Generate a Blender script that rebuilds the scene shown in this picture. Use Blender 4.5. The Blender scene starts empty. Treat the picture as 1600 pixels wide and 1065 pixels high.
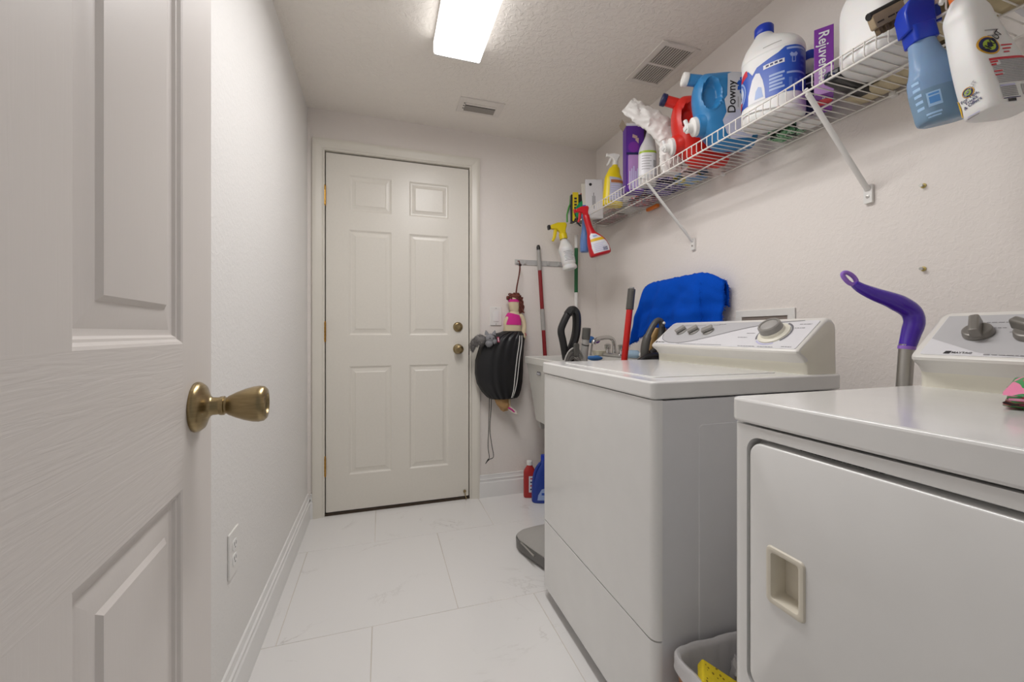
import bpy, bmesh, math, random
from math import pi, sin, cos, radians as R
from mathutils import Vector as V, Matrix as Mx
from mathutils.geometry import delaunay_2d_cdt
from mathutils import noise as NZ
random.seed(7)
SC = bpy.context.scene
COL = SC.collection

# ------------------------------------------------------------------ camera, world, light, exposure
cam = bpy.data.objects.new('camera', bpy.data.cameras.new('camera')); COL.objects.link(cam)
cam.location = (0, 0, 1.02); cam.rotation_euler = (pi/2, 0, -math.atan(204/640))
cam.data.sensor_width = 36; cam.data.lens = 14.4; cam.data.shift_y = -12.5/1600; cam.data.clip_start = .02
SC.camera = cam
W = bpy.data.worlds.new('hall_light'); SC.world = W; W.use_nodes = True
W.node_tree.nodes['Background'].inputs[0].default_value = (.98, .985, 1, 1)
W.node_tree.nodes['Background'].inputs[1].default_value = 0.24
LAMP = 22.6                                   # radiance of the lit acrylic lens of the ceiling fixture
LAMPCOL = (1, .985, .98, 1)
SC.view_settings.view_transform = 'Standard'; SC.view_settings.look = 'None'
SC.view_settings.gamma = 1; SC.view_settings.use_curve_mapping = False
SC.view_settings.exposure = 0.0

# ------------------------------------------------------------------ materials
def lin(c):
    if isinstance(c, str): c = tuple(int(c[i:i+2], 16)/255 for i in (0, 2, 4))
    return tuple((x/12.92 if x <= .04045 else ((x+.055)/1.055)**2.4) for x in c) + (1,)
MATS = {}
def mat(name, col, rough=.5, metal=0, bump=0, scale=60, detail=2, var=0, trans=0, coat=0, sss=0, alpha=1, ior=None, spec=None, stretch=None):
    if name in MATS: return MATS[name]
    m = bpy.data.materials.new(name); m.use_nodes = True; MATS[name] = m
    nt = m.node_tree; b = nt.nodes['Principled BSDF']; c = lin(col)
    b.inputs['Base Color'].default_value = c; b.inputs['Roughness'].default_value = rough
    b.inputs['Metallic'].default_value = metal
    if trans: b.inputs['Transmission Weight'].default_value = trans
    if coat: b.inputs['Coat Weight'].default_value = coat; b.inputs['Coat Roughness'].default_value = .08
    if ior: b.inputs['IOR'].default_value = ior
    if spec is not None: b.inputs['Specular IOR Level'].default_value = spec
    if alpha < 1: b.inputs['Alpha'].default_value = alpha
    if sss: b.inputs['Subsurface Weight'].default_value = sss; b.inputs['Subsurface Scale'].default_value = .01
    tc = nt.nodes.new('ShaderNodeTexCoord'); src = tc.outputs['Object']
    if stretch:
        mp = nt.nodes.new('ShaderNodeMapping'); mp.inputs['Scale'].default_value = stretch
        nt.links.new(src, mp.inputs[0]); src = mp.outputs[0]
    n = nt.nodes.new('ShaderNodeTexNoise'); n.inputs['Scale'].default_value = scale; n.inputs['Detail'].default_value = detail
    nt.links.new(src, n.inputs['Vector'])
    if bump:
        bp = nt.nodes.new('ShaderNodeBump'); bp.inputs['Strength'].default_value = bump; bp.inputs['Distance'].default_value = .003
        nt.links.new(n.outputs[0], bp.inputs['Height']); nt.links.new(bp.outputs[0], b.inputs['Normal'])
    v = var if var else .03
    rp = nt.nodes.new('ShaderNodeMix'); rp.data_type = 'RGBA'
    rp.inputs[6].default_value = tuple(x*(1-v) for x in c[:3])+(1,); rp.inputs[7].default_value = tuple(min(1, x*(1+v)) for x in c[:3])+(1,)
    nt.links.new(n.outputs[0], rp.inputs[0]); nt.links.new(rp.outputs[2], b.inputs['Base Color'])
    return m
def emit(name, col, s):
    m = bpy.data.materials.new(name); m.use_nodes = True; nt = m.node_tree
    b = nt.nodes['Principled BSDF']; b.inputs['Base Color'].default_value = (.9, .9, .9, 1); b.inputs['Roughness'].default_value = .4
    b.inputs['Emission Color'].default_value = col; b.inputs['Emission Strength'].default_value = s
    return m
def plaster(name, col, s1, s2, strength, dist):
    """painted drywall with a sprayed, knocked-down relief"""
    m = mat(name, col, .62, bump=0, scale=3, var=.012); nt = m.node_tree; b = nt.nodes['Principled BSDF']
    tc = nt.nodes.new('ShaderNodeTexCoord')
    n = nt.nodes.new('ShaderNodeTexNoise'); n.inputs['Scale'].default_value = s1; n.inputs['Detail'].default_value = 3; n.inputs['Distortion'].default_value = .6
    n2 = nt.nodes.new('ShaderNodeTexNoise'); n2.inputs['Scale'].default_value = s2; n2.inputs['Detail'].default_value = 2
    rmp = nt.nodes.new('ShaderNodeMapRange'); rmp.interpolation_type = 'SMOOTHSTEP'
    rmp.inputs[1].default_value = .44; rmp.inputs[2].default_value = .60
    ad = nt.nodes.new('ShaderNodeMath'); ad.operation = 'MULTIPLY_ADD'; ad.inputs[1].default_value = .25
    bp = nt.nodes.new('ShaderNodeBump'); bp.inputs['Strength'].default_value = strength; bp.inputs['Distance'].default_value = dist
    for q in (n, n2): nt.links.new(tc.outputs['Object'], q.inputs['Vector'])
    nt.links.new(n.outputs[0], rmp.inputs[0]); nt.links.new(n2.outputs[0], ad.inputs[0]); nt.links.new(rmp.outputs[0], ad.inputs[2])
    nt.links.new(ad.outputs[0], bp.inputs['Height']); nt.links.new(bp.outputs[0], b.inputs['Normal'])
    return m
def marble():
    m = mat('polished_marble_porcelain', 'e9e6e3', .13, scale=2, var=.01); nt = m.node_tree; b = nt.nodes['Principled BSDF']
    tc = nt.nodes.new('ShaderNodeTexCoord'); oi = nt.nodes.new('ShaderNodeObjectInfo')
    ad = nt.nodes.new('ShaderNodeVectorMath'); ad.operation = 'ADD'
    sc = nt.nodes.new('ShaderNodeVectorMath'); sc.operation = 'SCALE'; sc.inputs[3].default_value = 1.0
    cm = nt.nodes.new('ShaderNodeCombineXYZ'); mu = nt.nodes.new('ShaderNodeMath'); mu.operation = 'MULTIPLY'; mu.inputs[1].default_value = 37
    nt.links.new(oi.outputs['Random'], mu.inputs[0]); nt.links.new(mu.outputs[0], cm.inputs[0]); nt.links.new(mu.outputs[0], cm.inputs[1])
    nt.links.new(tc.outputs['Object'], ad.inputs[0]); nt.links.new(cm.outputs[0], ad.inputs[1])
    n = nt.nodes.new('ShaderNodeTexNoise'); n.inputs['Scale'].default_value = 2.6; n.inputs['Detail'].default_value = 7; n.inputs['Roughness'].default_value = .62; n.inputs['Distortion'].default_value = 1.3
    nt.links.new(ad.outputs[0], n.inputs['Vector'])
    r = nt.nodes.new('ShaderNodeValToRGB'); e = r.color_ramp.elements
    e[0].position = .485; e[0].color = (0, 0, 0, 1); e[1].position = .515; e[1].color = (0, 0, 0, 1)
    k = e.new(.5); k.color = (1, 1, 1, 1)
    n3 = nt.nodes.new('ShaderNodeTexNoise'); n3.inputs['Scale'].default_value = 4; nt.links.new(ad.outputs[0], n3.inputs['Vector'])
    mr = nt.nodes.new('ShaderNodeMapRange'); mr.inputs[1].default_value = .52; mr.inputs[2].default_value = .72; mr.inputs[4].default_value = .5
    mm = nt.nodes.new('ShaderNodeMath'); mm.operation = 'MULTIPLY'
    nt.links.new(n.outputs[0], r.inputs[0]); nt.links.new(n3.outputs[0], mr.inputs[0]); nt.links.new(r.outputs[0], mm.inputs[0]); nt.links.new(mr.outputs[0], mm.inputs[1])
    mx = nt.nodes.new('ShaderNodeMix'); mx.data_type = 'RGBA'; mx.inputs[6].default_value = lin('efedeb'); mx.inputs[7].default_value = lin('b3aca6')
    nt.links.new(mm.outputs[0], mx.inputs[0]); nt.links.new(mx.outputs[2], b.inputs['Base Color'])
    return m
def grain(name, col, horiz, strength):
    """embossed wood grain in moulded, painted door skin (local x = across the door, z = up)"""
    m = mat(name, col, .42, scale=2, var=.012); nt = m.node_tree; b = nt.nodes['Principled BSDF']
    tc = nt.nodes.new('ShaderNodeTexCoord'); mp = nt.nodes.new('ShaderNodeMapping')
    mp.inputs['Scale'].default_value = (1.6, 1, 26) if horiz else (30, 1, 1.2)
    w = nt.nodes.new('ShaderNodeTexNoise'); w.inputs['Scale'].default_value = 3.4; w.inputs['Detail'].default_value = 4; w.inputs['Distortion'].default_value = .5
    r = nt.nodes.new('ShaderNodeMath'); r.operation = 'PINGPONG'; r.inputs[1].default_value = .12
    bp = nt.nodes.new('ShaderNodeBump'); bp.inputs['Strength'].default_value = strength; bp.inputs['Distance'].default_value = .0022
    nt.links.new(tc.outputs['Object'], mp.inputs[0]); nt.links.new(mp.outputs[0], w.inputs['Vector'])
    nt.links.new(w.outputs[0], r.inputs[0]); nt.links.new(r.outputs[0], bp.inputs['Height']); nt.links.new(bp.outputs[0], b.inputs['Normal'])
    return m
def patches(name, cols, scale, rough=.55, bump=0):
    """fabric or film printed in blotches of several colours"""
    m = mat(name, cols[0], rough, scale=scale, bump=bump); nt = m.node_tree; b = nt.nodes['Principled BSDF']
    tc = nt.nodes.new('ShaderNodeTexCoord'); n = nt.nodes.new('ShaderNodeTexNoise'); n.inputs['Scale'].default_value = scale; n.inputs['Detail'].default_value = 1.5
    r = nt.nodes.new('ShaderNodeValToRGB'); r.color_ramp.interpolation = 'CONSTANT'
    e = r.color_ramp.elements; k = len(cols)
    e[0].position = 0; e[0].color = lin(cols[0]); e[1].position = .36; e[1].color = lin(cols[1 % k])
    for i in range(2, k): q = e.new(.36+.28*(i-1)/(k-1)); q.color = lin(cols[i])
    nt.links.new(tc.outputs['Object'], n.inputs['Vector']); nt.links.new(n.outputs[0], r.inputs[0]); nt.links.new(r.outputs[0], b.inputs['Base Color'])
    return m

WALL = plaster('wall_paint', 'edebe8', 75, 190, .16, .0022)
WALLW = plaster('warm_wall_paint', 'efe8e2', 75, 190, .2, .0022)
CEIL = plaster('ceiling_paint', 'f6f0e8', 42, 150, .36, .004)
TRIM = mat('gloss_trim_paint', 'efeeec', .32, bump=.02, scale=8)
CASING = mat('cream_casing_paint', 'e6e1d6', .35, bump=.02, scale=8)
FARDOOR = mat('cream_steel_door_paint', 'e8e3d9', .33, bump=.03, scale=90)
GRH = grain('door_skin_rail_grain', 'e2dcd7', True, .5); GRV = grain('door_skin_stile_grain', 'e2dcd7', False, .16)
ENAMEL = mat('white_appliance_enamel', 'eae9e7', .2, bump=.012, scale=14, coat=.3)
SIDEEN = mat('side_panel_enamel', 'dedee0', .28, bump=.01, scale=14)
CREAM = mat('cream_plastic', 'e9e5d6', .4, scale=20)
WPLAST = mat('white_plastic', 'eceae6', .4, scale=30)
HDPE = mat('milky_white_plastic', 'e9e8e6', .38, sss=.15, scale=30)
GREYFACE = mat('silver_grey_fascia', 'c3c2c4', .35, scale=30)
WHITEFACE = mat('white_fascia', 'e4e3e6', .3, scale=30)
DKGREY = mat('dark_grey_print', '77757a', .6)
BLACKP = mat('black_plastic', '1c1b1c', .38, scale=80, bump=.03)
CHARP = mat('charcoal_plastic', '55534f', .45, scale=120, bump=.05)
GREYP = mat('grey_plastic', '8d8a85', .42, scale=60)
LGREYP = mat('light_grey_plastic', 'a9a6a2', .4, scale=60)
SILVER = mat('brushed_aluminium', 'b9b7b3', .33, 1, scale=200, bump=.02)
CHROME = mat('chrome', 'd5d4d2', .1, 1)
BRASS = mat('antique_brass', '9d8b68', .3, 1, scale=50, var=.25, bump=.02, stretch=(1, 1, 8))
BRASS2 = mat('bright_brass_hinge', 'b5883c', .3, 1, scale=80, var=.3)
WIREW = mat('white_vinyl_coated_wire', 'efebe4', .35)
REDP = mat('red_detergent_plastic', 'd22318', .36, scale=20)
BLUEP = mat('blue_softener_plastic', '2f7fb8', .36, scale=20)
WINBL = mat('clear_blue_plastic_and_liquid', '94b2d6', .2, scale=6, sss=.2, trans=.15, ior=1.2)
ROYAL = mat('royal_blue_plastic', '0d38b8', .33, scale=30)
NAVY = mat('navy_plastic', '1f2450', .35, scale=30)
YELP = mat('yellow_plastic', 'e8ce14', .35, scale=30)
REDS = mat('bright_red_plastic', 'c3121f', .33, scale=30)
LBL_W = mat('white_label_film', 'e3e2e6', .4, scale=90)
LBL_G = mat('grey_small_print', 'a6a4a6', .55, scale=300, var=.3)
LBL_B = mat('blue_label_film', '2a55b8', .35, scale=40, var=.08)
LBL_LB = mat('pale_blue_label_print', '9fb4e0', .4)
LBL_LAV = mat('lavender_label_print', 'c6c4e4', .4)
LBL_R = mat('red_label_print', 'cf2f3d', .4)
LBL_Y = mat('yellow_label_print', 'e6b921', .4)
LBL_GR = mat('lime_label_print', 'a4bd3a', .4)
LBL_N = mat('navy_label_print', '22265e', .4)
LBL_K = mat('black_label_print', '242226', .5)
LBL_BK = mat('brown_label_print', 'b06a3a', .5)
PURPB = mat('purple_carton', '7a2f9a', .42, scale=30)
DPURP = mat('deep_purple_carton', '5a2a92', .42, scale=30)
PINKP = mat('lilac_carton_print', 'b58ac4', .45, scale=14, var=.15)
PURPH = mat('glossy_purple_handle', '4a20b0', .22, scale=30, coat=.4)
LILAC = mat('lilac_rubber', '9a6fd0', .45)
TOWELB = mat('blue_terry', '0a52c8', .9, scale=420, bump=.8, var=.25, spec=.1)
KRAFT = mat('tan_basket', '9c6a44', .6, scale=60, var=.12, bump=.1)
BAGF = mat('thin_white_bag_film', 'd4d2d3', .38, scale=45, bump=.5, alpha=.92)
GLASSY = mat('clear_plastic_film', 'e2e2e6', .25, scale=25, bump=.3, alpha=.6)

# ------------------------------------------------------------------ mesh builder
class MB:
    def __init__(s): s.v = []; s.f = []; s.m = []
    def add(s, vs, fs, mi=0, M=None):
        o = len(s.v); s.v += [(M @ V(p)) if M else V(p) for p in vs]
        s.f += [tuple(i+o for i in f) for f in fs]; s.m += [mi]*len(fs); return s
    def box(s, a, b, mi=0, M=None):
        x0, y0, z0 = a; x1, y1, z1 = b
        vs = [(x0,y0,z0),(x1,y0,z0),(x1,y1,z0),(x0,y1,z0),(x0,y0,z1),(x1,y0,z1),(x1,y1,z1),(x0,y1,z1)]
        return s.add(vs, [(3,2,1,0),(4,5,6,7),(0,1,5,4),(1,2,6,5),(2,3,7,6),(3,0,4,7)], mi, M)
    def loft(s, rings, mi=0, cap0=True, cap1=True, closed=True, M=None):
        n = len(rings[0]); vs = [p for r in rings for p in r]; fs = []
        for i in range(len(rings)-1):
            for j in range(n if closed else n-1):
                k = (j+1) % n; fs.append((i*n+j, i*n+k, (i+1)*n+k, (i+1)*n+j))
        if cap0: fs.append(tuple(range(n-1, -1, -1)))
        if cap1: fs.append(tuple(range((len(rings)-1)*n, len(rings)*n)))
        return s.add(vs, fs, mi, M)
    def lathe(s, prof, M=None, n=24, mi=0, cap=True):
        return s.loft([[(r*cos(2*pi*k/n), r*sin(2*pi*k/n), h) for k in range(n)] for r, h in prof], mi, cap, cap, True, M)
    def cyl(s, p0, p1, r0, r1=None, n=16, mi=0):
        return s.tube([p0, p1], [r0, r0 if r1 is None else r1], n, mi)
    def tube(s, path, r, n=10, mi=0, flat=1, cap=True, up=None):
        P = [V(p) for p in path]; rs = r if isinstance(r, (list, tuple)) else [r]*len(P)
        T = [((P[min(i+1, len(P)-1)]-P[max(i-1, 0)])).normalized() for i in range(len(P))]
        a = V(up) if up else (V((0,0,1)) if abs(T[0].z) < .9 else V((1,0,0)))
        nrm = (a - T[0]*a.dot(T[0])).normalized(); rings = []
        for i, p in enumerate(P):
            nrm = (nrm - T[i]*nrm.dot(T[i])).normalized(); bn = T[i].cross(nrm)
            rings.append([p + nrm*(rs[i]*cos(2*pi*k/n)) + bn*(rs[i]*flat*sin(2*pi*k/n)) for k in range(n)])
        return s.loft(rings, mi, cap, cap)
    def ball(s, c, r, nu=16, nv=10, mi=0, M=None):
        r = (r, r, r) if not isinstance(r, (tuple, list)) else r
        rings = [[(c[0]+r[0]*sin(pi*j/nv)*cos(2*pi*k/nu), c[1]+r[1]*sin(pi*j/nv)*sin(2*pi*k/nu), c[2]-r[2]*cos(pi*j/nv)) for k in range(nu)] for j in range(1, nv)]
        s.loft(rings, mi, False, False, True, M); o = len(s.v); n = len(rings)
        b = o-n*nu; s.v += [(M @ V((c[0],c[1],c[2]-r[2]))) if M else V((c[0],c[1],c[2]-r[2])), (M @ V((c[0],c[1],c[2]+r[2]))) if M else V((c[0],c[1],c[2]+r[2]))]
        for k in range(nu):
            q = (k+1) % nu; s.f += [(o, b+q, b+k), (o+1, b+(n-1)*nu+k, b+(n-1)*nu+q)]; s.m += [mi, mi]
        return s
    def prism(s, poly, y0, y1, mi=0, M=None):
        """2-D outline in (x, z), counter-clockwise, extruded along y"""
        n = len(poly); vs = [(x, y0, z) for x, z in poly]+[(x, y1, z) for x, z in poly]
        fs = [tuple(range(n)), tuple(range(2*n-1, n-1, -1))]+[(i, n+i, n+(i+1) % n, (i+1) % n) for i in range(n)]
        return s.add(vs, fs, mi, M)
    def build(s, name, mats, parent=None, bevel=0, seg=2, ang=40, sub=0):
        me = bpy.data.meshes.new(name); me.from_pydata([tuple(p) for p in s.v], [], s.f); me.validate()
        bm = bmesh.new(); bm.from_mesh(me)
        bmesh.ops.remove_doubles(bm, verts=bm.verts, dist=1e-5)
        bmesh.ops.recalc_face_normals(bm, faces=bm.faces); bm.to_mesh(me); bm.free()
        ms = mats if isinstance(mats, (list, tuple)) else [mats]
        for m in ms: me.materials.append(m)
        if len(ms) > 1 and len(me.polygons) == len(s.m):
            for p, i in zip(me.polygons, s.m): p.material_index = i
        for p in me.polygons: p.use_smooth = True
        me.set_sharp_from_angle(angle=R(ang))
        o = bpy.data.objects.new(name, me); COL.objects.link(o)
        if parent: o.parent = parent
        if bevel:
            b = o.modifiers.new('bevel', 'BEVEL'); b.width = bevel; b.segments = seg; b.limit_method = 'ANGLE'; b.angle_limit = R(35); b.harden_normals = False
        if sub: q = o.modifiers.new('sub', 'SUBSURF'); q.levels = q.render_levels = sub
        return o
def tag(o, label, cat, group=None, kind=None):
    if label: o['label'] = label
    if cat: o['category'] = cat
    if group: o['group'] = group
    if kind: o['kind'] = kind
    return o
def thing(name, label, cat, loc=(0,0,0), rot=(0,0,0), group=None, kind=None):
    o = bpy.data.objects.new(name, None); COL.objects.link(o); o.location = loc; o.rotation_euler = rot; o.empty_display_size = .05
    return tag(o, label, cat, group, kind)
def copy_tree(o, parent=None):
    c = o.copy(); COL.objects.link(c)
    if parent: c.parent = parent
    for ch in list(o.children): copy_tree(ch, c)
    return c
def inst(o, parent, loc=None, rot=None, M=None):
    c = o.copy(); COL.objects.link(c); c.parent = parent
    if loc is not None: c.location = loc
    if rot is not None: c.rotation_euler = rot
    return c
def T(x=0, y=0, z=0): return Mx.Translation((x, y, z))
def Rx(a): return Mx.Rotation(R(a), 4, 'X')
def Ry(a): return Mx.Rotation(R(a), 4, 'Y')
def Rz(a): return Mx.Rotation(R(a), 4, 'Z')
def rrect(x0, z0, x1, z1, r, n=6):
    pts = []
    for cx, cz, a0 in ((x1-r, z0+r, -90), (x1-r, z1-r, 0), (x0+r, z1-r, 90), (x0+r, z0+r, 180)):
        pts += [(cx+r*cos(R(a0+90*i/n)), cz+r*sin(R(a0+90*i/n))) for i in range(n+1)]
    return pts
def spline(pts, n):
    """Catmull-Rom through the points"""
    P = [V(p) for p in pts]; out = []
    for i in range(len(P)-1):
        a, b, c, d = P[max(i-1, 0)], P[i], P[i+1], P[min(i+2, len(P)-1)]
        for k in range(n):
            t = k/n; out.append(.5*((2*b)+(c-a)*t+(2*a-5*b+4*c-d)*t*t+(3*b-a-3*c+d)*t**3))
    return out+[P[-1]]
_txt = {}
def text2d(s, size):
    """(verts, faces) of a word, centred on the origin"""
    k = (s, size)
    if k in _txt: return _txt[k]
    cu = bpy.data.curves.new('t', 'FONT'); cu.body = s; cu.size = size; cu.align_x = 'CENTER'; cu.align_y = 'CENTER'; cu.resolution_u = 3; cu.offset = size*.014
    o = bpy.data.objects.new('t', cu); COL.objects.link(o)
    bpy.context.view_layer.update()
    me = o.evaluated_get(bpy.context.evaluated_depsgraph_get()).to_mesh()
    r = ([(v.co.x, v.co.y) for v in me.vertices], [tuple(p.vertices) for p in me.polygons])
    bpy.data.objects.remove(o); bpy.data.curves.remove(cu); _txt[k] = r
    return r
def fill2d(poly, step):
    xs = [p[0] for p in poly]; ys = [p[1] for p in poly]; pts = []
    n = len(poly)
    for i in range(n):
        a, b = poly[i], poly[(i+1) % n]; k = max(1, int(math.hypot(b[0]-a[0], b[1]-a[1])/step))
        pts += [V((a[0]+(b[0]-a[0])*j/k, a[1]+(b[1]-a[1])*j/k)) for j in range(k)]
    m = len(pts); x = min(xs)+step/2
    while x < max(xs):
        y = min(ys)+step/2
        while y < max(ys): pts.append(V((x, y))); y += step
        x += step
    r = delaunay_2d_cdt(pts, [(i, (i+1) % m) for i in range(m)], [list(range(m))], 1, 1e-6)
    return [(v.x, v.y) for v in r[0]], [tuple(f) for f in r[2]]
class Bottle:
    """body of superelliptic sections; ctrl = (z, cx, cy, a, b, n) from the bottom up; labels and words wrap on it.
       s = metres round the body from the -y side, positive towards +x"""
    def __init__(s, ctrl, smooth=5, N=72):
        s.N = N; s.c = [tuple(q) for q in spline(ctrl, smooth)] if False else s._interp(ctrl, smooth); s.cache = {}
    def _interp(s, ctrl, k):
        out = []
        for i in range(len(ctrl)-1):
            a, b, c, d = ctrl[max(i-1, 0)], ctrl[i], ctrl[i+1], ctrl[min(i+2, len(ctrl)-1)]
            for j in range(k):
                t = j/k; z = b[0]+(c[0]-b[0])*t; row = [z]
                for q in range(1, 6):
                    h = c[0]-b[0] or 1e-9
                    m0 = (c[q]-a[q])/((c[0]-a[0]) or 1e-9)*h; m1 = (d[q]-b[q])/((d[0]-b[0]) or 1e-9)*h
                    lo, hi = min(b[q], c[q]), max(b[q], c[q])
                    val = (2*t**3-3*t*t+1)*b[q]+(t**3-2*t*t+t)*m0+(-2*t**3+3*t*t)*c[q]+(t**3-t*t)*m1
                    row.append(max(lo, min(hi, val)) if q >= 3 else val)
                out.append(tuple(row))
        return out+[tuple(ctrl[-1])]
    def sec(s, z):
        c = s.c
        if z <= c[0][0]: return c[0]
        for a, b in zip(c, c[1:]):
            if a[0] <= z <= b[0]:
                t = (z-a[0])/((b[0]-a[0]) or 1e-9); return tuple(x+(y-x)*t for x, y in zip(a, b))
        return c[-1]
    def ring(s, q, off=0):
        z, cx, cy, a, b, n = q; e = 2/n; r = []
        for k in range(s.N):
            t = -pi/2+2*pi*k/s.N; cc, ss = cos(t), sin(t)
            r.append(V((cx+(a+off)*math.copysign(abs(cc)**e, cc), cy+(b+off)*math.copysign(abs(ss)**e, ss), z)))
        return r
    def body(s, mb=None, mi=0):
        mb = mb or MB(); return mb.loft([s.ring(q) for q in s.c], mi)
    def at(s, sv, z, off):
        key = round(z, 4)
        if key not in s.cache:
            r = s.ring(s.sec(z)); cum = [0]
            for i in range(s.N): cum.append(cum[-1]+(r[(i+1) % s.N]-r[i]).length)
            s.cache[key] = (r, cum)
        r, cum = s.cache[key]; sv = sv % cum[-1]
        lo, hi = 0, s.N
        while hi-lo > 1:
            m = (lo+hi)//2
            if cum[m] <= sv: lo = m
            else: hi = m
        a, b = r[lo], r[(lo+1) % s.N]; t = (sv-cum[lo])/((cum[lo+1]-cum[lo]) or 1e-9)
        p = a.lerp(b, t); tang = (b-a).normalized() if (b-a).length > 0 else V((1,0,0))
        return p+V((tang.y, -tang.x, 0))*off
    def patch(s, mb, poly, off=.0006, mi=0, step=.007):
        vs, fs = fill2d(poly, step); return mb.add([s.at(u, z, off) for u, z in vs], fs, mi)
    def rect(s, mb, s0, z0, s1, z1, off=.0006, mi=0): return s.patch(mb, [(s0,z0),(s1,z0),(s1,z1),(s0,z1)], off, mi)
    def word(s, mb, txt, size, u, z, rot=0, off=.0012, mi=0):
        vs, fs = text2d(txt, size); c, n = cos(R(rot)), sin(R(rot))
        return mb.add([s.at(u+x*c-y*n, z+x*n+y*c, off) for x, y in vs], fs, mi)
def flatword(mb, txt, size, M, mi=0, rot=0):
    """word in the local x-z plane facing -y of M"""
    vs, fs = text2d(txt, size); c, n = cos(R(rot)), sin(R(rot))
    return mb.add([(x*c-y*n, 0, x*n+y*c) for x, y in vs], fs, mi, M)
def flatpoly(mb, poly, M, mi=0, step=.05):
    vs, fs = fill2d(poly, step); return mb.add([(x, 0, z) for x, z in vs], fs, mi, M)
def circle2(cx, cz, r, n=24): return [(cx+r*cos(2*pi*k/n), cz+r*sin(2*pi*k/n)) for k in range(n)]
def panel_slab(name, W_, H, th, panels, prof, mats, parent, z0=0, u0=0, pmats=None):
    """moulded door: skin with openings + one child per raised panel; local x across, z up, front at y=0"""
    us = sorted({u0, u0+W_} | {p[0] for p in panels} | {p[2] for p in panels}); vs = sorted({z0, z0+H} | {p[1] for p in panels} | {p[3] for p in panels})
    mb = MB()
    for i in range(len(us)-1):
        for j in range(len(vs)-1):
            uc, vc = (us[i]+us[i+1])/2, (vs[j]+vs[j+1])/2
            if any(p[0] < uc < p[2] and p[1] < vc < p[3] for p in panels): continue
            rail = i not in (0, len(us)-2) and not any(p[1] < vc < p[3] for p in panels)
            mb.add([(us[i],0,vs[j]),(us[i+1],0,vs[j]),(us[i+1],0,vs[j+1]),(us[i],0,vs[j+1])], [(0,1,2,3)], 0 if rail else 1)
    a, b, c, d = u0, u0+W_, z0, z0+H
    mb.add([(a,0,c),(b,0,c),(b,0,d),(a,0,d),(a,th,c),(b,th,c),(b,th,d),(a,th,d)], [(4,7,6,5),(0,4,5,1),(1,5,6,2),(2,6,7,3),(3,7,4,0)], 1)
    o = mb.build(name, mats, parent, ang=30)
    for p in panels:
        pm = MB(); rings = [[(p[0]+q, dp, p[1]+q), (p[2]-q, dp, p[1]+q), (p[2]-q, dp, p[3]-q), (p[0]+q, dp, p[3]-q)] for q, dp in prof]
        pm.loft(rings, 0, False, True); pm.build('panel', pmats or mats[-1], parent, ang=12)
    return o

# ------------------------------------------------------------------ the room shell
XL, XR, YF, YB, H = -.387, 1.395, 2.485, -.12, 2.26
tag(MB().box((XL-.1, YB-.1, 0), (XL, YF+.1, H)).build('wall_left', WALL), 'white textured plaster wall on the left, behind the open door', 'wall', kind='structure')
tag(MB().box((XR, YB-.1, 0), (XR+.1, YF+.1, H)).build('wall_right', WALLW), 'warm white textured wall on the right behind the machines', 'wall', kind='structure')
DL, DR, DT = -.297, .514, 2.03
wf = MB(); wf.box((XL, YF, 0), (DL-.014, YF+.11, H)); wf.box((DR+.014, YF, 0), (XR, YF+.11, H)); wf.box((DL-.014, YF, DT+.014), (DR+.014, YF+.11, H))
tag(wf.build('wall_far', WALLW), 'white end wall with the closed cream door in it', 'wall', kind='structure')
wb = MB(); wb.box((XL, YB-.1, 0), (-.215, YB, H)); wb.box((.62, YB-.1, 0), (XR, YB, H)); wb.box((-.215, YB-.1, 2.06), (.62, YB, H))
tag(wb.build('wall_back', WALL), 'white wall with the open doorway the room is seen from', 'wall', kind='structure')
tag(MB().box((XL-.1, YB-.1, H), (XR+.1, YF+.1, H+.1)).build('ceiling', CEIL), 'off white knockdown textured ceiling', 'ceiling', kind='structure')
fl = MB().box((XL-.1, YB-1.2, -.06), (XR+.1, YF+.15, -.0015)).build('floor', mat('pale_grout', 'dcd4ca', .8, scale=80))
tag(fl, 'floor of large polished white marble look tiles in running bond', 'floor', kind='structure')
TILE = marble(); P = .603; G = .0011
k = -3; y = 1.506-P*3-P
rows = [(1.506+P*i, 1.506+P*(i+1), i % 2) for i in range(-4, 2)]
for y0, y1, odd in rows:
    xo = -.329 if odd == 0 else -.0305
    for j in range(-2, 4):
        x0, x1 = xo+j*.6, xo+(j+1)*.6
        a, b, c, d = max(x0, XL), min(x1, XR), max(y0, YB-1.1), min(y1, YF)
        if b-a < .004 or d-c < .004: continue
        MB().box((a+G, c+G, -.012), (b-G, d-G, 0)).build('tile', TILE, fl, bevel=.0009, seg=1)

def base_profile(h, t):  # (out from wall, up)
    return [(0,0),(t,0),(t,h*.64),(t*.97,h*.66),(t*.70,h*.69),(t*.66,h*.72),(t*.66,h*.76),(t*.82,h*.775),(t*.82,h*.815),(t*.50,h*.84),(t*.46,h*.88),(t*.34,h*.93),(t*.40,h*.945),(t*.40,h*.985),(t*.30,h),(0,h)]
def baseboard(name, p0, p1, nrm, label):
    mb = MB(); pr = base_profile(.137, .016); d = V(p1)-V(p0)
    mb.loft([[V(p)+V(nrm)*a+V((0,0,b)) for a, b in pr] for p in (p0, p1)]); tag(mb.build(name, TRIM, ang=25), label, 'baseboard', kind='structure')
baseboard('baseboard_left', (XL, YB, 0), (XL, YF, 0), (1,0,0), 'white ogee baseboard along the left wall')
baseboard('baseboard_far', (.577, YF, 0), (XR, YF, 0), (0,-1,0), 'white ogee baseboard on the end wall right of the cream door')
baseboard('baseboard_corner', (XL+.016, YF, 0), (-.359, YF, 0), (0,-1,0), 'short white baseboard between left wall and cream door casing')
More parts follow.
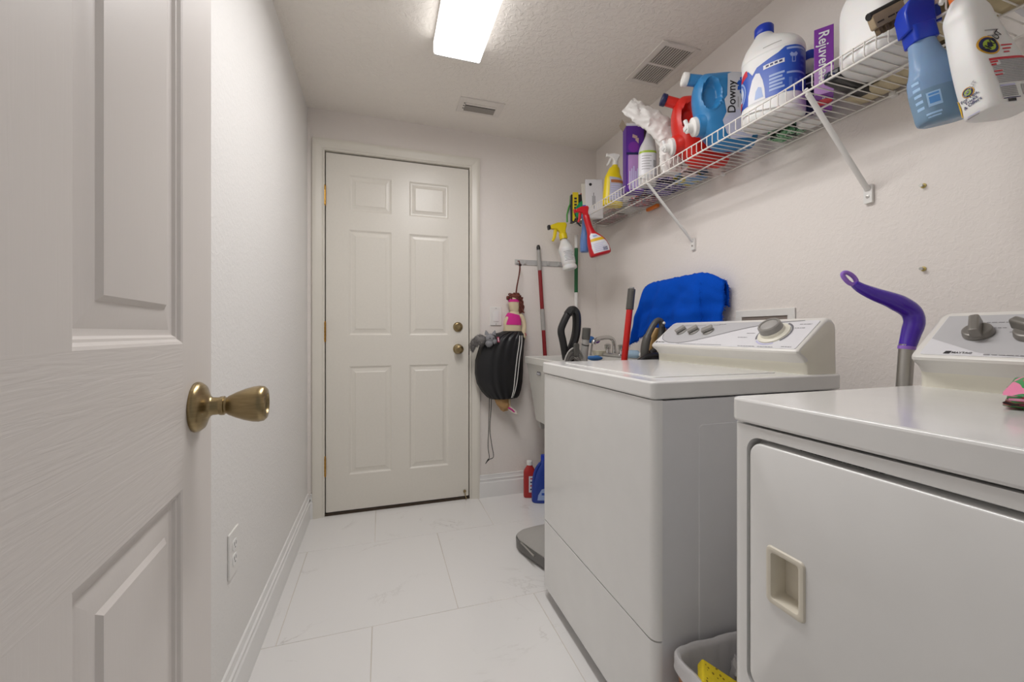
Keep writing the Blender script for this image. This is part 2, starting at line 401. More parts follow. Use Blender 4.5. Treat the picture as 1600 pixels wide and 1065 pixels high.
baseboard('baseboard_right', (XR, YB, 0), (XR, YF, 0), (-1,0,0), 'white baseboard along the right wall behind the machines')

# casing round the far door
tr = thing('trim_1', 'cream moulded casing round the closed door', 'casing', (0, 0, 0), kind='structure')
cpr = [(0,0),(0,.008),(.006,.012),(.014,.009),(.022,.010),(.040,.015),(.052,.017),(.062,.015),(.062,0)]   # (from opening edge out, thickness)
def casing(path, outs):
    mb = MB(); mb.loft([[V(p)+V(o)*a+V((0,-b,0)) for a, b in cpr] for p, o in zip(path, outs)]); mb.build('casing', CASING, tr, ang=25)
a, b, t = DL-.003, DR+.003, DT+.005
casing([(a,YF,0),(a,YF,t)], [(-1,0,0),(-1,0,1)]); casing([(b,YF,0),(b,YF,t)], [(1,0,0),(1,0,1)]); casing([(a,YF,t),(b,YF,t)], [(-1,0,1),(1,0,1)])
jm = MB()
for q in (((DL-.014,YF+.001,0),(DL-.004,YF+.11,DT+.004)), ((DR+.004,YF+.001,0),(DR+.014,YF+.11,DT+.004)), ((DL-.014,YF+.001,DT+.004),(DR+.014,YF+.11,DT+.014)),
          ((DL-.004,YF+.05,.0),(DL+.012,YF+.11,DT+.004)), ((DR-.012,YF+.05,0),(DR+.004,YF+.11,DT+.004)), ((DL,YF+.05,DT-.012),(DR,YF+.11,DT+.004))): jm.box(*q)
jm.build('jamb', CASING, tr)
MB().box((DL-.004, YF+.004, 0), (DR+.004, YF+.11, .013)).build('threshold', mat('bronze_threshold', '4b3f33', .5, .4), tr)
bz = MB(); bz.lathe([(.0,0),(.009,0),(.009,.003),(.0,.003)], T(.487, YF-.0005, .05) @ Rx(90)); bz.tube([(.487,YF-.004,.048),(.488,YF-.02,.03),(.492,YF-.035,.012)], .0025, 8)

# ------------------------------------------------------------------ far door (door_1)
d1 = thing('door_1', 'closed cream six panel door in the end wall', 'door', (0, YF+.006, 0), kind='structure')
cols = [(-.176, .057), (.157, .390)]; rws = [(.217, .831), (1.008, 1.606), (1.712, 1.916)]
prof = [(0,0),(.003,.0015),(.009,.006),(.016,.007),(.030,.0045),(.036,.0018),(.037,.0015)]
panel_slab('door_slab', DR-DL-.004, DT-.018-.003, .04, [(c[0], r[0], c[1], r[1]) for c in cols for r in rws], prof, [FARDOOR, FARDOOR], d1, .018, DL+.002)
def knob(parent, x, z, keyed):
    mb = MB(); M = T(x, 0, z) @ Rx(90)
    if keyed: mb.lathe([(0,0),(.031,0),(.031,.003),(.027,.009),(.013,.013),(.011,.026),(.016,.030),(.0255,.038),(.027,.046),(.024,.054),(.013,.0575),(.0125,.0565),(0,.0565)], M, 28)
    else: mb.lathe([(0,0),(.030,0),(.030,.004),(.026,.011),(.020,.014),(.018,.014),(.016,.012),(.009,.012),(0,.0125)], M, 28)
    o = mb.build('door_knob' if keyed else 'deadbolt', BRASS, parent, ang=35)
    h = MB(); h.box((x-.0025, -.0585 if keyed else -.0205, z-.006), (x+.0025, -.056 if keyed else -.012, z+.006)); h.build('thumb_turn', BRASS, o, bevel=.0006)
knob(d1, .446, 1.057, False); knob(d1, .447, .922, True)
for z in (1.785, 1.027, .277):
    hb = MB(); x = DL-.002
    for i in range(5): hb.cyl((x, -.010, z-.05+i*.0202), (x, -.010, z-.05+i*.0202+.0192), .0062, n=12)
    hb.ball((x,-.010,z+.054), .0058, 10, 6); hb.ball((x,-.010,z-.053), .0058, 10, 6)
    hb.box((x-.004, -.004, z-.05), (x+.004, .001, z+.05))
    hb.build('hinge', BRASS2, d1, ang=30)
MB().box((DR+.0005, -.0035, .885), (DR+.0045, .02, .953)).build('strike_plate', mat('dark_bronze', '4e4030', .4, .8), d1, bevel=.001)
bz2 = MB(); bz2.v = [V((p.x, p.y-YF-.006, p.z)) for p in bz.v]; bz2.f = bz.f; bz2.m = bz.m; bz2.build('kick_hook', BRASS, d1)

# ------------------------------------------------------------------ entry door standing open on the left (door_2)
ang = 94.1
d2 = thing('door_2', 'white wood grain embossed door standing open at the left edge', 'door', (-.242-.812*cos(R(ang)), .718-.812*sin(R(ang)), 0), (0, 0, R(ang)), kind='structure')
cols = [(.112, .331), (.481, .700)]; rws = [(.24, .8275), (1.0065, 1.62), (1.73, 1.92)]
prof2 = [(0,0),(.003,.0012),(.006,.0042),(.0085,.0048),(.011,.0078),(.014,.0085),(.017,.0088),(.037,.0052),(.0405,.0048),(.0455,.0012),(.047,.0010)]
panel_slab('door_slab', .812, 2.015, .035, [(c[0], r[0], c[1], r[1]) for c in cols for r in rws], prof2, [GRH, GRV], d2, .012, 0, GRV)
kb = MB(); M = T(.744, 0, .921) @ Rx(90)
kb.lathe([(0,0),(.0325,0),(.0335,.002),(.033,.005),(.029,.010),(.020,.0135),(.0135,.017),(.0120,.020),(.0115,.031)], M, 40)
kb.lathe([(.0125,.028),(.0128,.030),(.0128,.033),(.0112,.034),(.0112,.036),(.013,.038),(.0175,.047),(.0215,.057),(.0243,.067),(.0250,.074),(.0240,.080),(.0205,.0835),(.0150,.0842),(.0142,.0832),(.0142,.0775),(0,.0775)], M, 40)
ko = kb.build('door_knob', BRASS, d2, ang=50)
sc = MB(); sc.lathe([(0,0),(.004,0),(.0042,.0015),(.003,.0022),(.0022,.0012),(0,.001)], T(.726, -.0115, .917) @ Rx(90) @ Ry(-18), 14); sc.build('set_screw', CHROME, ko)
for z in (.2, 1.0, 1.8): MB().cyl((-.004,-.004,z-.045), (-.004,-.004,z+.045), .006, n=12).build('hinge', BRASS, d2)
jb = thing('trim_2', 'white jamb of the doorway the room is seen from', 'casing', kind='structure')
for q in (((-.215,YB-.1,0),(-.200,YB,2.05)), ((.606,YB-.1,0),(.62,YB,2.05)), ((-.215,YB-.1,2.035),(.62,YB,2.06))): MB().box(*q).build('jamb', TRIM, jb)

# ------------------------------------------------------------------ ceiling light, vents
L = thing('ceiling_light', 'long fluorescent ceiling light with a lit white acrylic lens', 'light', (.308, 1.19, H))
MB().box((-.10,-.55,-.02),(.10,.55,0)).build('housing', WPLAST, L, bevel=.004)
lp = [(-.0995,-.020),(-.1,-.050),(-.0985,-.068),(-.0935,-.0725),(.0935,-.0725),(.0985,-.068),(.1,-.050),(.0995,-.020)]
lm = MB().prism(lp, -.54, .54)
lm.m = [0, 0]+[1 if i == 3 else 0 for i in range(len(lp))]       # the prismatic bottom is brighter than the curved sides
lm.build('lens', [emit('lit_acrylic_lens_side', LAMPCOL, LAMP*.12), emit('lit_acrylic_lens', LAMPCOL, LAMP)], L, ang=60)
for y0, y1 in ((-.55,-.541), (.541,.55)):
    MB().prism([(x*1.012, z*1.012) for x, z in lp], y0, y1).build('end_cap', WPLAST, L)

VENTM = mat('painted_vent_metal', 'ebe5de', .4, scale=60)
vt = thing('supply_vent', 'small ceiling register with one long open slot, near the end wall', 'vent', (.517, 2.196, H))
fr = MB()
for q in (((-.122,-.072,-.006),(-.085,.072,0)), ((.085,-.072,-.006),(.122,.072,0)), ((-.085,-.072,-.006),(.085,-.030,0)), ((-.085,.046,-.006),(.085,.072,0))): fr.box(*q)
fr.build('frame', VENTM, vt, bevel=.0015)
MB().box((-.085,-.030,-.0025),(.085,.046,-.0005)).build('duct', mat('dark_duct', '2c2622', .8), vt)
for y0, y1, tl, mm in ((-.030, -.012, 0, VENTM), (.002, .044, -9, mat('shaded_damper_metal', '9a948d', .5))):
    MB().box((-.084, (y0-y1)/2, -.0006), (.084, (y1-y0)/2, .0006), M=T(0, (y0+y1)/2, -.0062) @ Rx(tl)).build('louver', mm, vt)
for yy in (-.025, 0, .025): MB().box((-.095,yy-.003,-.0075),(-.088,yy+.003,-.0055)).build('louver_pivot', mat('dark_pivot', '4a433d', .6), vt)

vr = thing('return_grille', 'white slatted ceiling grille above the red detergent jug', 'vent', (1.232, 1.597, H))
gx, gy = .098, .142
fr = MB()
for q in (((-gx,-gy,-.007),(-gx+.024,gy,0)), ((gx-.024,-gy,-.007),(gx,gy,0)), ((-gx+.024,-gy,-.007),(gx-.024,-gy+.022,0)), ((-gx+.024,gy-.022,-.007),(gx-.024,gy,0)), ((-gx+.024,-.006,-.0065),(gx-.024,.006,0))): fr.box(*q)
fr.build('frame', VENTM, vr, bevel=.002)
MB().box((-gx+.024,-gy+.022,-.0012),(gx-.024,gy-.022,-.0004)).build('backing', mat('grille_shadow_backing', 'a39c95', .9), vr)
sl = None
for side in (-1, 1):
    for i in range(12):
        if sl is None:
            sl = MB().box((-.0046,-.0565,-.0006),(.0046,.0565,.0006)).build('slat', VENTM, vr); o = sl
        else: o = inst(sl, vr)
        o.location = (-gx+.0305+i*.01243, side*.0632, -.0042); o.rotation_euler = (0, R(-24), 0)

# ------------------------------------------------------------------ wall plates and fixings
ot = thing('electrical_outlet', 'white duplex outlet plate low on the left wall', 'outlet', (XL, 1.293, .425), (0, 0, R(90)))
MB().prism(rrect(-.038,-.061,.038,.061,.004), -.0055, 0).build('cover_plate', WPLAST, ot, bevel=.002)
for z in (.0195, -.0195):
    rc = MB().prism(rrect(-.0165,z-.0145,.0165,z+.0145,.010), -.0075, -.004).build('receptacle', TRIM, ot, bevel=.0006)
    s_ = MB()
    for x in (-.006, .006): s_.box((x-.001,-.0079,z-.001),(x+.001,-.0074,z+.008))
    s_.lathe([(0,0),(.0022,0),(.0022,.0004),(0,.0004)], T(0,-.0075,z-.007) @ Rx(90), 10); s_.build('slots', CHARP, rc)
sw = thing('light_switch', 'white rocker light switch plate beside the cream door', 'switch', (.685, YF, 1.125))
MB().prism(rrect(-.0375,-.0585,.0375,.0585,.004), -.006, 0).build('cover_plate', WPLAST, sw, bevel=.002)
MB().prism(rrect(-.0168,-.0335,.0168,.0335,.002), -.0085, -.005).build('rocker', TRIM, sw, bevel=.0012)
for z in (.049, -.049): MB().cyl((0,-.0058,z), (0,-.0072,z), .0028, n=10).build('screw', LGREYP, sw)
for z, lb in ((1.417, 'upper of two brass screw anchors in the bare right wall'), (1.193, 'lower of two brass screw anchors in the bare right wall')):
    w = thing('wall_anchor', lb, 'screw', (XR, .716, z), (0, R(-90), 0), 'screw anchors in the right wall')
    MB().lathe([(0,0),(.006,0),(.0065,.002),(.004,.0035),(0,.0035)], n=14).build('plug', mat('yellow_plastic_plug', 'c9b56a', .5), w)
    MB().lathe([(0,.003),(.0025,.003),(.0028,.010),(.0045,.0105),(.004,.0135),(0,.0135)], n=12).build('screw', SILVER, w)

# recessed washer supply box
wb_ = thing('washer_supply_box', 'white recessed plumbing box in the wall behind the left machine', 'box', (XR, 1.2, 1.055), (0, 0, R(-90)))
fo = [(-.126,-.12),(.126,-.12),(.126,.055),(-.126,.055)]
fm = MB()
for q in (((-.126,-.006,.029),(.126,0,.055)), ((-.126,-.006,-.12),(.126,0,-.10)), ((-.126,-.006,-.10),(-.098,0,.029)), ((.098,-.006,-.10),(.126,0,.029))): fm.box(*q)
fm.build('face_frame', WPLAST, wb_, bevel=.0015)
MB().box((-.098,-.002,-.10),(.098,-.0005,.029)).build('back', mat('box_interior', '8b8078', .7), wb_)
for x in (-.05, .05): MB().lathe([(.008,0),(.008,.02),(.014,.021),(.014,.03),(0,.03)], T(x,-.008,-.06), 12).build('valve', BRASS2, wb_)

# ------------------------------------------------------------------ laundry machines
def console_profile():
    pts = [(.495,.0),(.4935,.022),(.490,.031),(.480,.043),(.467,.052),(.4605,.0575),(.4595,.0630),(.463,.069)]
    top = [(.565,.151),(.580,.1555),(.594,.152),(.604,.142),(.609,.127),(.610,.10),(.610,0)]
    return pts, top
def machine(root, kind):
    """local x = depth from the front, y = 0 near side to .687 far side, z up"""
    Wd = .687
    cab = MB(); n = 5; r = .022
    out = [(r-r*cos(R(90*i/n)), r-r*sin(R(90*i/n))) for i in range(n+1)]
    ring = [(x, y) for x, y in out]+[(.61,0),(.61,Wd)]+[(x, Wd-y) for x, y in reversed(out)]
    if kind == 'washer':
        # side walls + back, front panels are parts of their own
        cab.loft([[(max(x,.021), y, z) for x, y in ring] for z in (.03, .862)])
        cab.build('cabinet', SIDEEN, root, ang=30)
        fr_ = [(x, y) for x, y in out]+[(.0225,0),(.0225,Wd)]+[(x, Wd-y) for x, y in reversed(out)]
        sh = lambda q, e: [(min(max(x, 0), .0225), min(max(y, e), Wd-e)) for x, y in q]
        MB().loft([[(x, y, z) for x, y in fr_] for z in (.304, .8635)]).build('front_panel', ENAMEL, root, bevel=.004, ang=30)
        MB().loft([[(x, y, z) for x, y in fr_] for z in (.047, .300)]).build('access_panel', ENAMEL, root, bevel=.004, ang=30)
        em = MB(); em.prism(rrect(.125,.12,.56,.80,.012), -.0015, .002); em.build('embossed_side_panel', SIDEEN, root, bevel=.0015)
        for x in (.06, .56):
            for y in (.06, Wd-.06): MB().lathe([(.02,0),(.02,.012),(.008,.014),(.008,.035)], T(x,y,0), 12).build('foot', BLACKP, root)
    tp = MB(); pr = rrect(-.004, -.001, .612, Wd+.001, .016)
    tp.loft([[(x, y, z) for x, y in pr] for z in (.8655, .907)])
    top = tp.build('top', ENAMEL, root, bevel=.005, seg=3, ang=30)
    if kind == 'washer':
        ld = MB(); pr = rrect(.055, .075, .47, Wd-.075, .02); ld.loft([[(x, y, z) for x, y in pr] for z in (.9065, .9095)])
        ld.build('lid', ENAMEL, root, bevel=.0022, ang=30)
    # console: swept profile with rounded end caps
    lo, hi = console_profile(); prf = lo+hi; cs = MB(); ys = []
    FI = .050 if kind == 'washer' else .012
    for e, sgn in ((.012, 1), (Wd-FI, -1)):
        steps = [(0,.012),(.0015,.0065),(.005,.0025),(.012,0)]
        ys += [(e+sgn*d, ins) for d, ins in (steps if sgn > 0 else reversed(steps))]
    cx_, cz_ = .55, .07
    rings = []
    for yv, ins in ys:
        rg = []
        for x, z in prf:
            dx, dz = x-cx_, z-cz_; l = math.hypot(dx, dz); rg.append((x-dx/l*ins, yv, .907+max(0, z-(dz/l*ins if z > 0 else 0))))
        rings.append(rg)
    con = cs.loft(rings); NP = len(prf)
    con.m = [0 if (sum(con.v[i].z for i in f)/len(f) > .907+.036 and len(f) < 9) else 1 for f in con.f]
    con = con.build('console', [mat('off_white_console_plastic', 'e2dfd9', .33, scale=30), CREAM], root, ang=28)
    # sloped fascia: u from the far end towards the near one, v up the slope
    p0 = V((.463, 0, .907+.069)); dv = V((.102, 0, .082)).normalized(); nr = V((-dv.z, 0, dv.x))
    FM = Mx(((0, -nr.x, dv.x, p0.x), (-1, -nr.y, 0, Wd-FI-.012), (0, -nr.z, dv.z, p0.z), (0, 0, 0, 1)))  # local x=u, y=into, z=v
    Lu = Wd-FI-.033; Lv = .126
    fm = MB(); fm.prism(rrect(.004, .0, Lu, Lv, .006), -.0012, .001, M=FM)
    fa = fm.build('fascia', WHITEFACE, con, bevel=.0005)
    return con, fa, FM, Lu, Lv
wm = thing('washing_machine', 'white top loading washing machine with one large dial and three small knobs', 'washer', (.6, .80, 0))
con, fa, FM, Lu, Lv = machine(wm, 'washer')
g = MB(); cur = [(.0055,.060),(.03,.030),(.075,.012),(.115,.0085),(.16,.0125),(.215,.028),(.28,.053),(.34,.078),(.40,.099),(.46,.114),(.52,.1225),(.56,.1255)]
cv = [tuple(p[:2]) for p in spline([(x, y, 0) for x, y in cur], 4)]
flatpoly(g, cv+[(.0055,.1255)], FM @ T(0,-.0016,0), 0, .03); g.build('grey_fascia_inlay', GREYFACE, con)
ln = MB()
for a, b in zip(cv, cv[1:]):
    nx, nz = -(b[1]-a[1]), b[0]-a[0]; l = math.hypot(nx, nz); nx, nz = nx/l*.0011, nz/l*.0011
    ln.add([(a[0]-nx,0,a[1]-nz),(b[0]-nx,0,b[1]-nz),(b[0]+nx,0,b[1]+nz),(a[0]+nx,0,a[1]+nz)], [(0,1,2,3)], 0, FM @ T(0,-.0021,0))
ln.build('grey_swoosh_line', DKGREY, con)
FM = FM @ T(-.015, 0, 0)
def small_knob(u, v, rot, FM, con, s=1):
    M = FM @ T(u, -.0016, v) @ Rx(90); k = MB(); k.lathe([(0,0),(.021*s,0),(.0205*s,.003),(.0175*s,.005)], M, 24)
    k.prism([(x*s, z*s) for x, z in [(-.0185,-.004),(.0185,-.004),(.0205,0),(.0185,.006),(-.0185,.006),(-.0205,0)]], -.018*s, .018*s, M=M @ Rz(rot) @ T(0,0,.012*s) @ Mx.Scale(.62, 4, (0,1,0)))
    k.build('control_knob', mat('grey_knob_plastic', '94918c', .4, scale=40), con, bevel=.002)
for u, r_ in ((.112, 60), (.178, 52), (.250, 38)): small_knob(u, .077, r_, FM, con)
dm = FM @ T(.515, -.0016, .066) @ Rx(90)
dl = MB(); dl.lathe([(.0,0),(.046,0),(.045,.004),(.040,.006),(.034,.007),(.0335,.016),(0,.016)], dm, 40); dd = dl.build('dial_skirt', CREAM, con, ang=30)
k = MB(); k.lathe([(.031,.014),(.0325,.017),(.0315,.033),(.029,.036),(.0255,.036),(.024,.033),(0,.033)], dm, 40); k.build('dial_knob', mat('grey_knob_plastic', '94918c', .4, scale=40), dd, ang=30)
k = MB(); k.lathe([(0,.0335),(.023,.0335),(.02,.0352),(0,.0356)], dm, 32); k.build('dial_centre', LGREYP, dd)
ar = MB()
for a0, a1, mi in ((-40, 70, 0), (150, 215, 0), (225, 300, 1)):
    N_ = 14
    for i in range(N_):
        t0, t1 = R(a0+(a1-a0)*i/N_), R(a0+(a1-a0)*(i+1)/N_)
        ar.add([(.0475*cos(t0),0,.0475*sin(t0)),(.053*cos(t0),0,.053*sin(t0)),(.053*cos(t1),0,.053*sin(t1)),(.0475*cos(t1),0,.0475*sin(t1))], [(0,1,2,3)], mi, FM @ T(.515,-.0018,.066))
ar.build('dial_scale', [DKGREY, LBL_LAV], con)
def print_rows(con, FM, rows, name='panel_print', mt=None, hh=.0018):
    mb = MB()
    for u0, v0, ln_ in rows:
        u = u0
        while u < u0+ln_:
            w = random.uniform(.003, .011); mb.box((u, -.0002, v0), (min(u+w, u0+ln_), .0002, v0+hh), 0, FM @ T(0,-.0023,0)); u += w+.0022
    tag(mb.build(name, mt or mat('grey_panel_print', '9a989c', .6), con), None, None, kind='stuff')
print_rows(con, FM, [(.095,.112,.05),(.165,.112,.045),(.245,.112,.03),(.27,.1155,.03),(.15,.004,.1),(.255,.004,.11),(.40,.045,.035),(.42,.066,.03),(.565,.09,.03),(.57,.107,.035),(.43,.003,.06),(.50,.003,.05),(.575,.006,.03)])
bg = MB(); flatpoly(bg, [(.020,.007),(.031,.007),(.034,.0155),(.023,.0155)], FM @ T(0,-.0018,0)); flatword(bg, 'MAYTAG', .009, FM @ T(.056,-.0018,.011)); bg.build('badge', LBL_K, con)

dr = thing('clothes_dryer', 'white front loading dryer, right of the pair, with a recessed door handle', 'dryer', (.6, -.106, 0))
con2, fa2, FM2, Lu2, Lv2 = machine(dr, 'dryer')
Wd = .687
# cabinet with an opening in its front
cb = MB(); n = 5; r = .018
out = [(r-r*cos(R(90*i/n)), r-r*sin(R(90*i/n))) for i in range(n+1)]
DY0, DY1, DZ0, DZ1 = .045, Wd-.031, .418, .8445           # door opening in local y, z
op = rrect(DY0, DZ0, DY1, DZ1, .026, 8); outer = [(r,.03),(Wd-r,.03),(Wd-r,.862),(r,.862)]
def holed(mb, outer, inner, x, mi=0):
    bm = bmesh.new(); es = []
    for lp_ in (outer, inner):
        vs = [bm.verts.new((x, p[0], p[1])) for p in lp_]; es += [bm.edges.new((vs[i], vs[(i+1) % len(vs)])) for i in range(len(vs))]
    bmesh.ops.triangle_fill(bm, use_beauty=True, edges=es); bm.verts.index_update()
    mb.add([v.co.copy() for v in bm.verts], [tuple(v.index for v in f.verts) for f in bm.faces], mi); bm.free()
holed(cb, outer, op, 0)
cb.loft([[(0, y, z) for y, z in op], [(.028, y, z) for y, z in op]], 0, False, True)
ringy = [(x, y) for x, y in out]+[(.61,0),(.61,Wd)]+[(x, Wd-y) for x, y in reversed(out)]
cb.loft([[(x, y, z) for x, y in ringy] for z in (.03, .862)], 0, True, True, False)
cb.build('cabinet', ENAMEL, dr, ang=30)
gapx = .0055
do = rrect(DY0+.006, DZ0+.006, DY1-.0055, DZ1-.0085, .023, 8); HY0, HY1, HZ0, HZ1 = .552, .616, .586, .678
ho = rrect(HY0+.004, HZ0+.004, HY1-.004, HZ1-.004, .007, 8)
dm_ = MB(); e1 = .004
din = rrect(DY0+.006+e1, DZ0+.006+e1, DY1-.0055-e1, DZ1-.0085-e1, .020, 8)
holed(dm_, din, ho, -.001)
dm_.loft([[(-.001, y, z) for y, z in din], [(.0003, y*.4+yy*.6, z*.4+zz*.6) for (y, z), (yy, zz) in zip(din, do)], [(.0035, y, z) for y, z in do], [(.026, y, z) for y, z in do]], 0, False, False)
dm_.loft([[(-.001, y, z) for y, z in ho], [(.012, y, z) for y, z in ho]], 0, False, False)
dd_ = dm_.build('door', ENAMEL, dr, ang=40)
hc = MB()
hl = [(0,-.0012,0),( .0015,-.0042,.003),(.005,-.0052,.0045),(.009,-.004,.004),(.011,.004,.004),(.0125,.024,.004)]
hc.loft([[(dx, y, z) for y, z in rrect(HY0+i, HZ0+i, HY1-i, HZ1-i, max(.003, .008-i*.3), 6)] for i, dx, _ in hl], 0, False, True)
hc.build('door_handle', mat('almond_plastic_pull', 'e2dbcb', .4), dd_, ang=35)
mk = MB(); x_ = .565
while x_ > .46: w = random.uniform(.003, .007); mk.box((.004,x_-w,DZ1-.0025),(.012,x_,DZ1-.0018)); x_ -= w+.0018
mk.build('door_rim_print', LBL_K, dr)
for x in (.06, .56):
    for y in (.06, Wd-.06): MB().lathe([(.02,0),(.02,.012),(.008,.014),(.008,.035)], T(x,y,0), 12).build('foot', BLACKP, dr)
g = MB(); cv = [tuple(p[:2]) for p in spline([(.0055,.050,0),(.04,.033,0),(.085,.012,0),(.12,.004,0),(.2,.002,0),(Lu2-.002,.002,0)], 5)]
flatpoly(g, cv+[(Lu2-.002,.1255),(.0055,.1255)], FM2 @ T(0,-.0016,0), 0, .03); g.build('grey_fascia_inlay', GREYFACE, con2)
FM2 = FM2 @ T(.023, 0, 0)
def big_knob(u, v, rot):
    M = FM2 @ T(u, -.0016, v) @ Rx(90); k = MB()
    k.lathe([(0,0),(.0225,0),(.0225,.004),(.021,.012),(.0195,.0135),(0,.0135)], M, 28)
    k.prism([(-.0085,.0),(.0085,0),(.0075,.018),(.005,.0205),(-.005,.0205),(-.0075,.018)], -.025, .025, M=M @ Rz(rot) @ T(0,0,.010))
    k.build('control_knob', mat('pewter_knob_plastic', '86827c', .35, .3, scale=40), con2, bevel=.002)
big_knob(.048, .0655, 18); big_knob(.118, .064, 60); big_knob(.3, .066, 0)
print_rows(con2, FM2, [(.022,.066,.02),(.04,.083,.012),(.062,.083,.018),(.048,.100,.05),(.088,.07,.022),(.075,.0032,.07),(.15,.0032,.08)], hh=.0015)
bg = MB(); flatpoly(bg, [(.0175,.0035),(.0265,.0035),(.0285,.0115),(.0195,.0115)], FM2 @ T(0,-.0018,0)); flatword(bg, 'MAYTAG', .0072, FM2 @ T(.044,-.0020,.007)); bg.build('badge', LBL_K, con2)

#PART2
# ------------------------------------------------------------------ wire shelf
SX, SXB, SZ, SY0, SY1 = 1.135, 1.388, 1.7015, -.10, 2.352
sh = thing('wire_shelf', 'white ventilated wire shelf along the right wall, full of cleaning supplies', 'shelf', (SXB, 0, SZ))
def rail(x, z, r, y0=SY0, y1=SY1): MB().cyl((x-SXB, y0, z-SZ), (x-SXB, y1, z-SZ), r, n=8).build('rail', WIREW, sh)
rail(SX, 1.737, .0024); rail(SX, 1.6955, .003); rail(1.262, 1.6965, .003); rail(1.386, 1.6975, .0028)
cw = None
for i in range(int((SY1-SY0)/.0256)+1):
    yv = SY0+.004+i*.0256
    if cw is None:
        cw = MB().tube([(0,0,0),(SX-SXB-.0005,0,-.0005),(SX-SXB-.0025,0,.002),(SX-SXB-.0025,0,.0355)], .00165, 6).build('cross_wire', WIREW, sh); o = cw
    else: o = inst(cw, sh)
    o.location = (0, yv, 0)
for yv in (.12, .843, 1.567):
    b = MB(); b.tube([(SX+.004-SXB, yv, -.010), (1.384-SXB, yv, 1.447-SZ)], .0085, 8, flat=.55, up=(0,1,0))
    b.box((1.3835-SXB, yv-.011, 1.408-SZ), (1.3925-SXB, yv+.011, 1.462-SZ)); b.tube([(SX+.006-SXB, yv, -.014), (SX+.001-SXB, yv, -.002), (SX-.003-SXB, yv, .001)], .005, 8)
    bo = b.build('support_bracket', WPLAST, sh, ang=50)
    MB().lathe([(0,0),(.0045,0),(.0045,.002),(0,.0028)], T(1.3835-SXB, yv, 1.427-SZ) @ Ry(-90), 12).build('screw', SILVER, bo)
for yv in (.35, .78, 1.39, 1.98): MB().box((1.378-SXB, yv-.008, -.011), (1.3945-SXB, yv+.008, .004)).build('wall_clip', WPLAST, sh, bevel=.002)
ZS = SZ+.0018                                   # top of the deck wires

# ------------------------------------------------------------------ trigger heads
def trigger(parent, z, head, lever, nozzle, s=1, cx=0):
    """spray head over a neck that ends at height z; the nozzle looks towards -x"""
    M = T(cx, 0, z) @ Mx.Scale(s, 4)
    c = MB(); c.lathe([(.0165,-.004),(.0165,.016),(.0145,.019),(.0,.019)], M, 24); co = c.build('collar', head, parent)
    h = MB(); h.prism([(.012,.014),(.014,.03),(.024,.05),(.020,.060),(-.012,.064),(-.044,.058),(-.046,.044),(-.022,.038),(-.012,.026),(-.012,.014)], -.0105, .0105, M=M)
    h.build('spray_head', head, parent, bevel=.004*s)
    l = MB(); l.tube([V(M @ V(p)) for p in [(-.024,0,.042),(-.030,0,.026),(-.036,0,.010),(-.047,0,-.006)]], [.0045*s,.005*s,.0045*s,.003*s], 8, flat=1.5, up=(0,1,0)); l.build('trigger', lever, parent)
    n_ = MB(); n_.box((-.056,-.0085,.0425),(-.045,.0085,.0595), M=M); n_.build('nozzle', nozzle, parent, bevel=.002*s)

# --- items on and hanging from the shelf, from the far end towards the camera
HD = -17.7
# white spray bottle with yellow head
t = thing('spray_bottle', 'white spray bottle with a yellow head hanging from the far end of the shelf', 'spray bottle', (1.117, 2.315, 1.413), (R(-4), R(-11), R(-8)))
B = Bottle([(0,0,0,.036,.036,2.2),(.004,0,0,.043,.043,2.2),(.018,0,0,.0445,.0445,2.2),(.030,0,0,.039,.039,2.2),(.040,0,0,.042,.042,2.2),(.10,0,0,.0435,.0435,2.2),(.122,0,0,.0465,.0465,2),(.138,0,0,.0445,.0445,2),(.160,0,0,.033,.033,2),(.185,0,0,.022,.022,2),(.197,0,0,.0145,.0145,2),(.205,0,0,.0145,.0145,2)])
B.body().build('bottle', HDPE, t)
q = MB()
for i, zz in enumerate((.108,.099,.090,.081,.072,.063,.054)): B.rect(q, -.032+.004*(i % 3), zz, .022+.006*(i % 2), zz+.0032)
q.build('printed_lines', LBL_G, t)
trigger(t, .203, YELP, YELP, BLACKP, 1.55)
t = thing('spring_clamp', 'black plastic spring clamp hooked on the far end of the shelf rail', 'clamp', (1.127, 2.245, 1.715))
q = MB(); q.tube([(-.012,0,.035),(0,0,.006),(.004,-.004,-.03),(.022,-.01,-.05)], [.006,.008,.006,.004], 8); q.tube([(.016,.012,.035),(.0,.004,.006),(-.012,.01,-.02)], [.005,.007,.004], 8); q.build('jaw', BLACKP, t)
q = MB(); q.lathe([(.009,-.006),(.009,.006)], T(0,0,.004) @ Rx(90), 12); q.build('coil_spring', SILVER, t)
# black and yellow box, scrubber, green frame
t = thing('level_box', 'upright yellow and black carton at the far end of the shelf', 'box', (1.168, 2.268, ZS), (0, 0, R(HD)))
MB().box((-.062,0,0),(.02,.05,.168)).build('carton', BLACKP, t, bevel=.002)
q = MB(); q.box((-.052,-.001,.004),(-.017,.0005,.180)); q.build('yellow_panel', YELP, t)
q = MB()
for i, w in enumerate((.017,.014,.018,.012,.016)): q.box((-.042,-.0016,.06+i*.019),(-.026,-.001,.06+i*.019+.012))
q.build('vertical_print', LBL_K, t)
MB().box((.0205,.002,.02),(.085,.045,.172)).build('clear_blister', LBL_W, t, bevel=.006)
q = MB(); q.tube([(.0,.02,.176),(.03,.018,.184),(.09,.018,.176),(.094,.018,.10)], .004, 8); q.build('red_and_black_strap', REDS, t)
t = thing('scrub_pad', 'green scouring pad beside the yellow and black carton', 'sponge', (1.160, 2.240, ZS+.062), (R(0), R(24), R(HD)))
MB().prism([(x, z) for x, z in circle2(0, 0, .045, 14)], -.018, .018, M=Mx.Diagonal((.9,1,1.3,1))).build('pad', mat('green_scouring_fibre', '12905a', .9, scale=500, bump=.8), t, bevel=.006)
